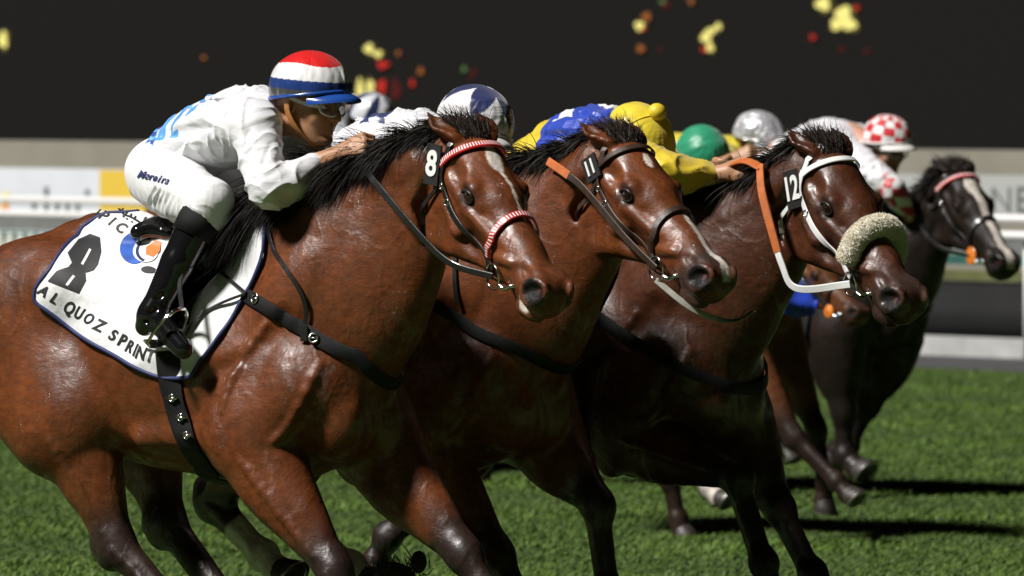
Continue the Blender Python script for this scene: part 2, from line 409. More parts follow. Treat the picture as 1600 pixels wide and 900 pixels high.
b_.inputs['Alpha'].default_value = .35; b_.inputs['Coat Weight'].default_value = 1.; M['lens'] = m_
M['dark_lens'] = plain('dark goggle lens', (.01, .01, .012), .08, coat=1.)
M['tan_leather'] = plain('tan leather helmet harness', (.42, .18, .05), .5, nz=.2)
# ------------------------------------------------------------------ horses
NOSE = np.array([.622, 0, -.085])
class Head:
    """head space: x from poll to nose, z out of the forehead, y to the horse's far side; R columns are its axes in horse space"""
    def __init__(s, fr, poll, nose, yaw=0., roll=0., cs=1.16, cl=1.02):
        s.cs = np.array([1, cl, cs]); s.fr = fr; s.O = fr.P(*poll); n = fr.P2(*nose, s.O, yaw); v = n - s.O; s.k = np.linalg.norm(v) / np.linalg.norm(NOSE * s.cs); print('HEAD k', s.k)
        y = unit([math.sin(R(yaw)), math.cos(R(yaw)), 0]); v = unit(v); z = unit(np.cross(v, y)); z = z if z[2] > -.5 or True else -z
        # rotate so that NOSE falls on v
        a = math.atan2(NOSE[2] * cs, NOSE[0]); X = v * math.cos(-a) + z * math.sin(-a); Z = unit(np.cross(X, y))
        if roll:
            c, sn = math.cos(R(roll)), math.sin(R(roll)); y, Z = y * c + Z * sn, -y * sn + Z * c
        s.R = np.stack([X, y, Z], 1)
    def h(s, p): return s.O + s.k * ((np.asarray(p, float) * s.cs) @ s.R.T)
    def inv(s, q): return ((np.asarray(q) - s.O) @ s.R) / s.k / s.cs
    def d(s, v): return np.asarray(v, float) @ s.R.T

def add_head(S, H, ears=(0, 0), mouth=.0, flare=1.):
    k_ = H.k
    def cap(a, b, ra, rb, k=.02, ax=(0, 1, 0), f=1., sub=False): S.cap(H.h(a), H.h(b), ra * k_ * 1.1, rb * k_ * 1.1, k * k_, H.d(ax), f, sub)
    def ell(c, r, k=.02, sub=False, rot=0, rz=0):
        c_, s_ = math.cos(R(rot)), math.sin(R(rot)); Rl = np.array([[c_, 0, s_], [0, 1, 0], [-s_, 0, c_]])
        c2, s2 = math.cos(R(rz)), math.sin(R(rz)); Rl = np.array([[c2, -s2, 0], [s2, c2, 0], [0, 0, 1]]) @ Rl
        S.ell(H.h(c), np.array(r) * k_ * H.cs, H.R @ Rl, k * k_, sub)
    ell((.075, 0, -.065), (.12, .078, .085), .05)
    cap((.10, 0, -.045), (.24, 0, -.062), .066, .066, .03, f=1.12)
    cap((.24, 0, -.062), (.50, 0, -.102), .064, .050, .03, f=.92)
    cap((.20, 0, -.115), (.50, 0, -.116), .085, .061, .035, f=.76)
    ell((.43, 0, -.085), (.07, .044, .042), .03)                          # nasal bone before the nostrils
    for s in (-1, 1):
        ell((.135, s * .050, -.150), (.118, .038, .106), .03, rz=s * 3)    # jaw cheek
        ell((.20, s * .045, -.17), (.10, .03, .055), .03)
        cap((.15, s * .038, -.225), (.44, s * .020, -.138), .030, .020, .03)  # jaw bar
        cap((.215, s * .078, -.088), (.36, s * .052, -.104), .012, .007, .03)  # facial crest
        cap((.135, s * .064, -.040), (.215, s * .080, -.032), .018, .013, .035)  # brow ridge
        cap((.215, s * .080, -.032), (.262, s * .066, -.055), .013, .010, .02)
        cap((.10, s * .074, -.075), (.185, s * .086, -.075), .014, .012, .02)  # cheek bone arch
        ell((.125, s * .082, -.040), (.030, .008, .014), .03, True)          # hollow above the eye
        ell((.214, s * .098, -.056), (.030, .010, .018), .016, True)        # eye socket
        cap((.30, s * .064, -.075), (.46, s * .042, -.082), .006, .005, .02)
        ell((.16, s * .10, -.19), (.05, .02, .05), .03, True)
        cap((.035, s * .092, -.12), (.040, s * .085, -.20), .008, .010, .03, sub=True); cap((.040, s * .085, -.20), (.10, s * .068, -.275), .010, .010, .03, sub=True)
        ell((.30, s * .07, -.155), (.06, .018, .02), .03, True)
        # nostril
        ell((.565, s * .035, -.092), (.054 * flare, .027, .044), .03, rot=-20)
        ell((.588, s * .066, -.092), (.048 * flare, .042, .031 * flare), .008, True, rot=-36, rz=s * -8)
        ring = [(.588 + .045 * math.cos(t) * .80 - .030 * math.sin(t) * .6, s * (.0555 - .014 * max(0, math.cos(t)) ** 1.5), -.092 + .045 * math.cos(t) * .6 + .030 * math.sin(t) * .8) for t in np.linspace(0, 2 * math.pi, 15)]
        for q0, q1 in zip(ring[:-1], ring[1:]): cap(q0, q1, .0062, .0062, .010)
        ell((.528, s * .050, -.075), (.028, .009, .012), .015, True)
        # ear
        e0 = np.array([.018, s * .052, .0]); back, out = ears
        tip = e0 + np.array([-.120 - back, s * (.03 + out), -.005]); mid = e0 * .52 + tip * .48 + np.array([.004, s * .014, 0])
        axe = unit(np.array([.05, -s * .5, .85]))
        cap(e0, mid, .030, .031, .02, axe, .55); cap(mid, tip, .031, .004, .01, axe, .5)
        cap(e0 + (.0, s * .020, .024), mid + (.004, s * .016, .018), .012, .017, .012, axe, .7, True)
        cap(mid + (.004, s * .016, .018), tip * .8 + mid * .2 + (.0, s * .004, .010), .017, .003, .012, axe, .7, True)
    ell((.580, 0, -.100), (.052, .047, .050), .03)
    ell((.60, 0, -.118), (.040, .048, .040), .025)                          # upper lip
    cap((.50, 0, -.118), (.585, 0, -.125), .036, .032, .02, f=1.1)
    mz = -.158 - mouth
    ell((.555, 0, mz), (.048, .034, .023), .015); ell((.525, 0, mz - .008), (.036, .030, .028), .02)   # lower lip, chin
    cap((.47, 0, -.135), (.54, 0, mz + .004), .03, .022, .02)
    for s in (-1, 1):
        cap((.485, s * .052, -.134), (.60, s * .045, -.148 - mouth * .5), .0055, .008, .008, sub=True)
        cap((.50, s * .040, -.128), (.585, s * .034, -.140), .010, .012, .01, sub=False)

HOOFS = []
class Wide:
    """adds prims to a field with their radii multiplied"""
    def __init__(s, S, w): s.S = S; s.w = w
    def cap(s, a, b, ra, rb, k=.03, ax=None, f=1., sub=False): s.S.cap(a, b, ra * s.w, rb * s.w, k, ax, f, sub)
    def ell(s, c, r, Rm=None, k=.03, sub=False): s.S.ell(c, np.asarray(r) * s.w, Rm, k, sub)
    def tube(s, P, r, f=1., k=.03, n=3): s.S.tube(P, np.asarray(r) * s.w, f, k, n)
def add_leg_fore(S, el, kn, ft, hf, s, w=1.):
    """elbow, knee, fetlock, toe (points), s = side sign"""
    el, kn, ft, hf = map(np.asarray, (el, kn, ft, hf)); S = Wide(S, w)
    ax = unit(kn - el); fw = unit(np.cross((0, 1, 0), ax)) ; fw = fw if fw[0] > 0 else -fw
    S.tube([el + (0, 0, .05), el * .7 + kn * .3, el * .35 + kn * .65, kn - ax * .05], [.115, .094, .064, .044], .74, .05)
    S.cap(el + fw * .045, el * .35 + kn * .65 + fw * .018, .045, .032, .03)        # extensor
    S.cap(el - fw * .05, el * .45 + kn * .55 - fw * .03, .045, .028, .03)
    S.ell(el + (kn - el) * .16 + fw * .055 + (0, s * .035, 0), (.05, .032, .085), np.stack([fw, (0, 1, 0), np.cross(fw, (0, 1, 0))], 1), .018)
    S.ell(el - fw * .085 - ax * .03, (.045, .035, .05), None, .03)

    S.cap(el * .6 + kn * .4 + (0, -s * .0, 0), kn - ax * .06, .03, .034, .02)
    S.ell(kn, (.046, .042, .058), np.stack([fw, (0, 1, 0), np.cross(fw, (0, 1, 0))], 1), .025)
    S.cap(kn - fw * .03, kn - fw * .035 + ax * .02, .018, .014, .02)
    a2 = unit(ft - kn); f2 = unit(np.cross((0, 1, 0), a2)); f2 = f2 if f2 @ fw > 0 else -f2
    S.cap(kn + a2 * .03, ft, .033, .027, .03, (0, 1, 0), .85)
    S.cap(kn + a2 * .05 - f2 * .026, ft - f2 * .024, .016, .017, .012)
    S.ell(ft, (.042, .037, .042), None, .02); S.cap(ft - f2 * .026, ft - f2 * .03, .02, .014, .015)
    hoof(S, ft, hf, f2, w)
def hoof(S, ft, hf, f2, w=1.):
    S = S if isinstance(S, Wide) else Wide(S, w); a3 = unit(hf - ft); pm = ft + (hf - ft) * .55
    S.cap(ft, pm, .030, .029, .02, (0, 1, 0), .95)
    S.cap(pm, pm + (hf - ft) * .12, .038, .040, .01)
    HOOFS.append((pm, hf, f2, w))
def add_leg_hind(S, st, hk, ft, hf, s, hip, w=1.):
    st, hk, ft, hf, hip = map(np.asarray, (st, hk, ft, hf, hip)); S = Wide(S, w)
    ax = unit(hk - st); bk = unit(np.cross(ax, (0, 1, 0))); bk = bk if bk[0] < 0 else -bk
    but = np.array([hip[0] - .20, hip[1] * .95, hip[2] - .03])
    S.cap(hip, st, .20 / w, .125, .07, (0, 1, 0), .72)
    S.cap(but, st - (.10, 0, .05), .13 / w, .10, .07, (0, 1, 0), .8)
    S.cap(but + (.02, s * .02, -.05), st * .55 + hk * .45 + bk * .045, .10 / w, .050, .06, (0, 1, 0), .75)     # hamstring
    S.cap(hip + (.14, 0, -.05), st + (.03, 0, .05), .12 / w, .10, .06, (0, 1, 0), .72)
    S.ell(st + (.02, s * .03, 0), (.07, .05, .08), None, .04)
    S.tube([st, st * .6 + hk * .4, st * .2 + hk * .8, hk], [.105, .088, .054, .042], .66, .05)
    S.cap(st + bk * .03, st * .5 + hk * .5 + bk * .045, .07, .05, .04, (0, 1, 0), .7)
    S.cap(st * .5 + hk * .5 + bk * .055, hk + bk * .062 - ax * .02, .020, .014, .025)          # tendon of the hock
    S.ell(hk + bk * .02, (.050, .040, .062), None, .03); S.cap(hk + bk * .03, hk + bk * .068 - ax * .015, .026, .020, .02)
    a2 = unit(ft - hk); f2 = unit(np.cross((0, 1, 0), a2)); f2 = f2 if f2 @ bk < 0 else -f2
    S.cap(hk, ft, .038, .029, .035, (0, 1, 0), .85); S.cap(hk + a2 * .05 - f2 * .03, ft - f2 * .024, .018, .018, .012)
    S.ell(ft, (.044, .039, .044), None, .02); S.cap(ft - f2 * .026, ft - f2 * .03, .022, .016, .015)
    hoof(S, ft, hf, f2, w)

def add_trunk(S, dz=0., bw=1.):
    z = np.array([0, 0, dz])
    S.ell(z + (-.24, 0, 1.15), (.66, .285 * bw, .335), None, .05)               # barrel
    S.ell(z + (-.02, 0, 1.10), (.42, .225 * bw, .30), None, .06)
    S.ell(z + (.02, 0, 1.38), (.30, .085, .24), None, .09)                  # withers
    S.ell(z + (-.60, 0, 1.33), (.36, .21 * bw, .20), None, .08)             # loin
    S.tube(z + np.array([(-.05, 0, 1.56), (-.30, 0, 1.49), (-.52, 0, 1.52), (-.68, 0, 1.52), (-.83, 0, 1.455), (-.98, 0, 1.36), (-1.10, 0, 1.25)]), [.055, .06, .075, .08, .09, .09, .07], 1., .07, 2)
    for s in (-1, 1):
        S.ell(z + (-.80, s * .125, 1.32), (.30, .145, .21), None, .08)     # gluteals
        S.ell(z + (-.64, s * .20, 1.37), (.08, .045, .05), None, .09)          # point of hip
        S.ell(z + (-1.03, s * .10, 1.25), (.17, .11, .2), None, .06)
        # shoulder
        Rs = lambda a: np.array([[math.cos(R(a)), 0, math.sin(R(a))], [0, 1, 0], [-math.sin(R(a)), 0, math.cos(R(a))]])
        S.ell(z + (.17, s * .135, 1.28), (.115, .075, .30), Rs(38), .035)        # scapula
        S.ell(z + (.08, s * .165, 1.10), (.17, .085, .145), Rs(-20), .03)       # triceps
        S.ell(z + (.31, s * .105, 1.13), (.12, .08, .14), None, .06)        # point of shoulder
        S.ell(z + (.36, s * .075, 1.02), (.105, .08, .14), None, .035)       # breast muscle
        S.cap(z + (.02, s * .19, .95), z + (-.30, s * .20, .93), .05, .03, .05)
        S.cap(z + (.25, s * .13, 1.05), z + (.10, s * .17, .93), .10, .09, .05)
    for s in (-1, 1):
        S.cap(z + (-.06, s * .27, 1.42), z + (-.13, s * .31, 1.05), .018, .03, .07, sub=True)
        S.cap(z + (.26, s * .20, 1.30), z + (.20, s * .265, 1.13), .008, .012, .05, sub=True)
        for i in range(5):
            x = -.22 - i * .085; S.cap(z + (x + .03, s * .31, 1.30), z + (x - .06, s * .335, 1.0), .006, .010, .035, sub=True)
        S.cap(z + (-.56, s * .30, 1.32), z + (-.52, s * .33, 1.05), .02, .03, .08, sub=True)
        S.cap(z + (-.93, s * .27, 1.36), z + (-.86, s * .31, 1.02), .006, .010, .045, sub=True)
    for s in (-1, 1):
        S.cap(z + (.34, s * .20, 1.12), z + (.27, s * .215, .92), .010, .018, .05, sub=True)
        S.cap(z + (.455, s * .035, 1.12), z + (.44, s * .02, .92), .008, .012, .05, sub=True)
        S.cap(z + (.13, s * .245, 1.18), z + (.02, s * .26, 1.12), .006, .010, .045, sub=True)
    S.cap(z + (.33, 0, .98), z + (.05, 0, .88), .11, .10, .06)
    S.ell(z + (.22, 0, 1.12), (.22, .17, .24), None, .06)

COL = dict(bay=(.128, .034, .0085), dark=(.014, .009, .007), liver=(.062, .0175, .006), brown=(.12, .042, .015))
def smooth(x, a, b): t = np.clip((x - a) / (b - a), 0, 1); return t * t * (3 - 2 * t)
def vnoise(p, s, seed=0):
    """cheap value noise from sines"""
    p = np.asarray(p) * s; o = np.zeros(len(p)); r = np.random.default_rng(seed)
    for i in range(6):
        k = r.normal(size=3) * (1 + i * .5); o += np.sin(p @ k + r.uniform(0, 6)) / (1 + i * .4)
    return o / 3.
def closest_t(V, a, b):
    a = np.asarray(a); b = np.asarray(b); t = np.clip((V - a) @ (b - a) / ((b - a) @ (b - a)), 0, 1); return np.linalg.norm(V - a - t[:, None] * (b - a), axis=1), t

def make_horse(sp):
    """sp: dict of measurements for one horse; returns dict with everything the tack needs"""
    fr = Frame(*sp['at']); dz = sp.get('dz', 0.); S = SDF()
    g = sp.get('group'); root = empty('race_horse', tuple(fr.O), -fr.th); tag(root, sp['label'], 'horse', 'racehorses galloping side by side')
    add_trunk(S, dz, sp.get('bw', 1.))
    H = Head(fr, sp['poll'], sp['nose'], sp.get('yaw', 0), sp.get('roll', 0))
    # neck: crest and throat outlines
    top = np.array([fr.P(*q) for q in sp['crest']]); bot = np.array([fr.P(*q) for q in sp['under']])
    sh0 = np.array([[.06, 0, 1.60 + dz]]); sh1 = np.array([[.40, 0, 1.02 + dz]])
    top = np.vstack([H.h((-.03, 0, -.012))[None], top, sh0]); bot = np.vstack([H.h((.00, 0, -.19))[None], bot, sh1])
    n = 12
    tt = spline(top, 6); bb = spline(bot, 6)
    def resamp(P, n):
        l = np.r_[0, np.cumsum(np.linalg.norm(np.diff(P, axis=0), axis=1))]; u = np.linspace(0, l[-1], n); return np.stack([np.interp(u, l, P[:, i]) for i in range(3)], 1)
    tt, bb = resamp(tt, n), resamp(bb, n); c = (tt + bb) / 2; r = np.linalg.norm(tt - bb, axis=1) / 2
    lat = np.interp(np.linspace(0, 1, n), [0, .3, .7, 1], [.085, .085, .125, .17])
    for i in range(n - 1):
        axis = unit(np.cross(c[i + 1] - c[i], (tt[i] - bb[i])))
        S.cap(c[i], c[i + 1], r[i], r[i + 1], .05 if i == 0 or i > n - 3 else .02, axis, (lat[i] / r[i] + lat[i + 1] / r[i + 1]) / 2)
    for s in (-1, 1):     # long muscle of the neck above the throat groove
        q = [.62 * bb[i] + .38 * tt[i] + np.array([0, s * (.5 * lat[i]), 0]) for i in (0, 3, 6, 9, 11)]
        S.tube(q, [.038, .05, .06, .07, .085], 1., .03, 2)
        q = [.86 * bb[i] + .14 * tt[i] + np.array([0, s * .36 * lat[i], 0]) for i in (1, 4, 7, 10)]
        S.tube(q, [.03, .034, .04, .05], 1., .02, 2)
        q = [.30 * bb[i] + .70 * tt[i] + np.array([0, s * .55 * lat[i], 0]) for i in (1, 4, 7, 10)]
        S.tube(q, [.03, .045, .055, .06], 1., .035, 2)
    add_head(S, H, sp.get('ears', (0, 0)), sp.get('mouth', 0.))
    HOOFS.clear()
    for key, s in (('fn', -1), ('ff', 1)):
        q = sp[key]; lt = s * sp.get('flat', .16); pts = [fr.P(x, y, lt + s * e) for (x, y), e in zip(q, (0, -.01, -.02, -.02))]
        S.cap((.27, s * .14, 1.10 + dz), pts[0], .12, .11, .06, (0, 1, 0), .8)
        add_leg_fore(S, *pts, s, sp.get('lw', 1.12))
    for key, s in (('hn', -1), ('hf', 1)):
        q = sp[key]; lt = s * .165; pts = [fr.P(x, y, lt + s * e) for (x, y), e in zip(q, (.02, -.02, -.04, -.04))]
        add_leg_hind(S, *pts, s, (-.88, s * .14, 1.25 + dz), sp.get('lw', 1.12))
    if sp.get('h', 1) < .008:
        def vein(P, r=.0036):
            P = spline(np.asarray(P, float), 4); P = P + np.column_stack([vnoise(P, 30, 1), 0 * P[:, 0], vnoise(P, 30, 2)]) * .003
            sb = S.near(P.min(0) - .05, P.max(0) + .05); P, _ = sb.snap(P, -.002, 6)
            for q0, q1 in zip(P[:-1], P[1:]): S.cap(q0, q1, r * 1.35, r * 1.35, .024)
        hd_ = lambda *q: H.h(np.array(q)); sides = (-1,)
        for s in sides:
            vein(hd_((.395, s * .06, -.118), (.43, s * .055, -.10), (.47, s * .05, -.085)), .0026)
            vein(hd_((.24, s * .09, -.08), (.30, s * .07, -.085), (.36, s * .06, -.09)), .0026); vein(hd_((.13, s * .09, -.14), (.20, s * .09, -.16), (.26, s * .08, -.15)), .0024)
            L_ = [np.array([fr.P(x, y, s * .16) for x, y in sp[k_]]) for k_ in ('fn', 'hn')]
            for el_, kn_, ft_, hf_ in L_:
                for o1, o2 in ((.015, -.02),):
                    vein([el_ * (1 - t) + kn_ * t + np.array([o1 * (1 - t) + o2 * t, s * .09, 0]) for t in (.15, .45, .7, .92)], .0042)
                vein([kn_ * (1 - t) + ft_ * t + np.array([-.01, s * .05, 0]) for t in (.1, .5, .9)], .0035)
            vein(np.array([(.20, s * .24, 1.28), (.12, s * .26, 1.16), (.08, s * .26, 1.02)]) + (0, 0, dz), .0035); vein(np.array([(.38, s * .17, 1.16), (.30, s * .19, 1.02), (.22, s * .2, .94)]) + (0, 0, dz), .0035)
    V, F = S.mesh(sp.get('h', .008))
    # colours of the coat
    base = np.array(COL[sp['col']]); C = np.tile(base, (len(V), 1)); black = np.array((.012, .009, .008))
    hv = H.inv(V); inhead = (hv[:, 0] > -.02)
    def mix(w, col): 
        nonlocal C
        w = np.clip(w, 0, 1)[:, None]; C = C * (1 - w) + np.array(col) * w
    nz = vnoise(V, 9, 3)
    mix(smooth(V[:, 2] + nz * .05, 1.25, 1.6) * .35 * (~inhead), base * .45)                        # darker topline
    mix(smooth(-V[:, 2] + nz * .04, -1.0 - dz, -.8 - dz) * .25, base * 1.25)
    mix(smooth(hv[:, 0], .44, .56) * inhead * smooth(-np.linalg.norm(hv - (.52, 0, -.1), axis=1), -.16, -.06) * sp.get('muz', .85), (.030, .022, .020))
    for s in (-1, 1):
        mix(smooth(-np.linalg.norm((hv - (.212, s * .09, -.052)) * (1, 1, 1.2), axis=1), -.052, -.026) * .8, (.016, .010, .008))
        mix(smooth(-np.linalg.norm((hv - (.590, s * .046, -.090)) * (.95, 1, 1.25), axis=1), -.050, -.038), (.009, .007, .007))
        mix(smooth(-np.linalg.norm((hv - (.600, s * .036, -.080)), axis=1), -.016, -.006), (.13, .03, .028))
        e0 = np.array([.018, s * .052, .0]); mix(smooth(-np.linalg.norm(hv - (e0 + (-.12, s * .03, -.005)), axis=1), -.06, -.02) * .8, black)
        mix(smooth(-np.linalg.norm(hv - (e0 + (-.04, s * .035, .02)), axis=1), -.035, -.012) * .5, base * .3)
    # black points of the legs
    def legmix(q, s, socks, fore):
        pts = [fr.P(x, y, s * .16) for x, y in q]; 
        d, t = closest_t(V, pts[1], pts[2]); d2, t2 = closest_t(V, pts[0], pts[1]); d3, t3 = closest_t(V, pts[2], pts[3])
        side = (V[:, 1] * s > -.02)
        up = smooth(t2 + nz * .06, .62, .95) * (d2 < .17)
        w = np.maximum(up, ((d < .10) | (d3 < .12)) & (V[:, 2] < pts[1][2] + .03)) * side * (V[:, 2] < .98)
        mix(w * .93, (.015, .010, .009))
        if socks is not None:
            w = np.maximum((d < .09) * smooth(t + nz * .05, socks, socks + .06), (d3 < .10)) * side * (V[:, 2] < pts[1][2])
            mix(w, (.55, .50, .44))
    if sp['col'] != 'dark' or True:
        so_ = sp.get('socks', {})
        for key, s in (('fn', -1), ('ff', 1), ('hn', -1), ('hf', 1)): legmix(sp[key], s, so_.get(key), key[0] == 'f')
    for fn in sp.get('marks', []):
        w = fn(hv); mix(w, (.62, .56, .50))
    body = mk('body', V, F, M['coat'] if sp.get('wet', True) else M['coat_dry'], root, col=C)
    # hooves
    for (pm, hf, f2, lw_) in HOOFS:
        b = MB(); a3 = unit(hf - pm); f3 = unit(f2 - a3 * (f2 @ a3)); sd = np.cross(a3, f3)
        V2 = []; nn = 16
        for lv, (sc, sh) in enumerate(((.040, 0), (.046, .03), (.055, .062), (.052, .066))):
            for j in range(nn):
                a = 2 * math.pi * j / nn; e = 1. if math.cos(a) > 0 else .8
                V2.append(pm + a3 * sh + f3 * (math.cos(a) * sc * lw_ * e + .3 * sh) + sd * math.sin(a) * sc * lw_ * .92)
        Fh = [(l * nn + j, l * nn + (j + 1) % nn, (l + 1) * nn + (j + 1) % nn, (l + 1) * nn + j) for l in range(3) for j in range(nn)] + [tuple(3 * nn + j for j in range(nn))]
        b.add(V2, Fh); ho = b.build('hoof', M['hoof'], root)
        b = MB(); cc = pm + a3 * .068 + f3 * .02
        th = np.linspace(-2.2, 2.2, 16); P = cc + .047 * lw_ * (np.cos(th)[:, None] * f3 + np.sin(th)[:, None] * sd * .95)
        b.ribbon(P, np.tile(a3, (16, 1)), .016, .008); b.build('horseshoe', M['shoe'], ho)
    # eyes
    sube = S.near(H.h((.21, 0, -.05)) - .16, H.h((.21, 0, -.05)) + .16)
    for s in (-1, 1):
        k = H.k; p0, n0 = sube.snap([H.h((.2125, s * .095, -.0545))], 0., 8); p0, n0 = p0[0], n0[0]
        e1 = H.d((.87, 0, .5)); e1 = unit(e1 - n0 * (e1 @ n0)); e2 = np.cross(n0, e1); e2 = e2 if e2 @ H.d((-.5, 0, .87)) > 0 else -e2
        b = MB(); b.sphere(p0 - n0 * .004 * k, (.033 * k, .022 * k, .0165 * k), 24, Rm=np.stack([e1, e2, n0], 1)); e = b.build('eye', M['eye'], root)
        b = MB()
        for sg, hgt, rr in ((1, .0195, .0050), (-1, .0175, .0038)):
            t = np.linspace(0, math.pi, 16); q = p0 + k * (np.cos(t)[:, None] * e1 * .0315 + sg * np.sin(t)[:, None] * e2 * hgt + n0 * .004)
            q = q + n0 * (.0045 * k * np.sin(t))[:, None]; b.tube(q, rr * k * (.5 + .5 * np.sin(t)), 8)
        b.build('eyelid', M['lid'], e)
    return dict(fr=fr, S=S, H=H, root=root, top=tt, bot=bb, lat=lat, dz=dz, sp=sp)
M['lid'] = plain('dark eyelid skin', (.016, .010, .008), .4)

def strands(name, roots, dirs, length, parent, mat, n=3, width=.004, drop=.35, seed=1, field=None, jitter=.3, wave=.02):
    """hair: many thin tapering blades"""
    r = np.random.default_rng(seed); N = len(roots); L = length * r.uniform(.45, 1.1, N) if np.isscalar(length) else length * r.uniform(.6, 1.1, N)
    d = dirs + r.normal(0, jitter, (N, 3)); d /= np.linalg.norm(d, axis=1)[:, None]
    seg = 6; P = [roots]; cur = roots.copy(); dd = d.copy(); ph = r.uniform(0, 6, (N, 3))
    for i in range(seg):
        dd = dd + np.array([0, 0, -drop / seg]) + np.sin(ph + i * .9) * wave; dd /= np.linalg.norm(dd, axis=1)[:, None]
        cur = cur + dd * (L / seg)[:, None]
        if field is not None:
            e = field.ev(cur); m = e < .006
            if m.any():
                D, g = field.grad(cur[m]); cur[m] += g * (.006 - D)[:, None]
        P.append(cur.copy())
    P = np.stack(P, 1); T = np.gradient(P, axis=1); sd = np.cross(T, r.normal(size=(N, 1, 3))); sd /= np.linalg.norm(sd, axis=2)[..., None] + 1e-9
    w = width * np.array([1, 1, .95, .85, .65, .4, .05]) / 2
    A = P - sd * w[None, :, None]; B = P + sd * w[None, :, None]
    V = np.stack([A, B], 2).reshape(-1, 3); k = seg + 1
    base = (np.arange(N) * 2 * k)[:, None]; i = np.arange(seg)[None] * 2
    F = np.stack([base + i, base + i + 1, base + i + 3, base + i + 2], -1).reshape(-1, 4)
    return mk(name, V, F, mat, parent)
def add_hair(h, n=6500, length=.135, seed=1, forelock=900, updir=.35, width=.0034, drape=1.):
    r = np.random.default_rng(seed); tt = h['top']; S = h['S']; H = h['H']
    u = r.uniform(0, .93, n); idx = u * (len(tt) - 1); i = idx.astype(int); f = (idx - i)[:, None]
    P = tt[i] * (1 - f) + tt[np.minimum(i + 1, len(tt) - 1)] * f; P = P + r.normal(0, .012, P.shape); P[:, 1] += r.normal(0, .012, n)
    sub = S.near(tt.min(0) - .3, tt.max(0) + .2)
    P, nn = sub.snap(P, -.004, 4)
    clump = np.sin(u * 55 + 2) * .3
    d = np.stack([-np.ones(n) * 1., -r.uniform(-.2, .75, n), updir + clump + r.normal(0, .2, n)], 1)
    lo = np.clip((u - .04) * 5, 0, 1) * (r.uniform(0, 1, n) < .3 + .5 * drape) * drape; d[:, 1] -= lo * 1.1; d[:, 2] -= lo * (.7 + .8 * r.uniform(0, 1, n)); d[:, 0] -= lo * r.uniform(0, .8, n); P[:, 1] -= lo * .01
    strands('mane', P, d, length * (1 + .3 * np.sin(u * 31) + (.25 + .9 * u) * lo), h['root'], M['hair'], width=width, drop=1.1, seed=seed, field=sub, jitter=.3, wave=.06)
    if forelock:
        q = np.stack([r.uniform(-.03, .06, forelock), r.normal(0, .022, forelock), np.full(forelock, .03)], 1)
        q, _ = sub.snap(H.h(q), -.003, 5); d = H.d(np.stack([np.full(forelock, -1.), r.normal(0, .25, forelock), r.uniform(.1, .45, forelock)], 1))
        strands('forelock', q, d, .10, h['root'], M['forehair'], width=width * .8, drop=.5, seed=seed + 5, field=sub, jitter=.2)
def add_tail(h, seed=3, n=1500):
    r = np.random.default_rng(seed); p0 = np.array([-1.17, 0, 1.28 + h['dz']])
    P = p0 + r.normal(0, .025, (n, 3)) + np.outer(r.uniform(0, 1, n), (-.22, 0, -.06)); d = np.tile((-1., 0, -.12), (n, 1)).astype(float)
    strands('tail', P, d, .50, h['root'], M['hair'], width=.004, drop=.7, seed=seed, jitter=.10)

# ------------------------------------------------------------------ tack
def strap_on(h, b, hp, w, off=.005, t=.004, head=True, n=8, m=None, sub=None):
    """strap following the surface through points given in head space (or horse space)"""
    P = spline(np.asarray(hp, float), n); P = h['H'].h(P) if head else P
    S = sub or h['S'].near(P.min(0) - .03, P.max(0) + .03); P, N = S.snap(P, off + .004, 6)
    for _ in range(2): P[1:-1] = (P[:-2] + 2 * P[1:-1] + P[2:]) / 4
    for _ in range(3): N[1:-1] = (N[:-2] + N[1:-1] + N[2:])
    N /= np.linalg.norm(N, axis=1)[:, None]
    b.ribbon(P, N, w, t, m); return P, N
def px_strap(h, b, pts, w, off=.006, t=.004, n=8, m=None, extra=None):
    L = h['fr'].cast(h['S'], spline(np.asarray(pts, float), 3), off)
    if extra is not None: L = np.vstack([L, extra])
    return strap_on(h, b, L, w, off, t, False, n, m)
def digit_mesh(text, size, th=.0015, bold=True, font_scale=1.):
    c = bpy.data.curves.new('t', 'FONT'); c.body = text; c.size = size; c.align_x = 'CENTER'; c.align_y = 'CENTER'; c.extrude = th
    if bold: c.offset = size * .03
    c.resolution_u = 4
    o = bpy.data.objects.new('t', c); scene.collection.objects.link(o); dg = bpy.context.evaluated_depsgraph_get(); dg.update()
    me = bpy.data.meshes.new_from_object(o.evaluated_get(dg)); V = np.zeros(len(me.vertices) * 3); me.vertices.foreach_get('co', V)
    F = [tuple(p.vertices) for p in me.polygons]; bpy.data.objects.remove(o); bpy.data.curves.remove(c); bpy.data.meshes.remove(me)
    return V.reshape(-1, 3), F
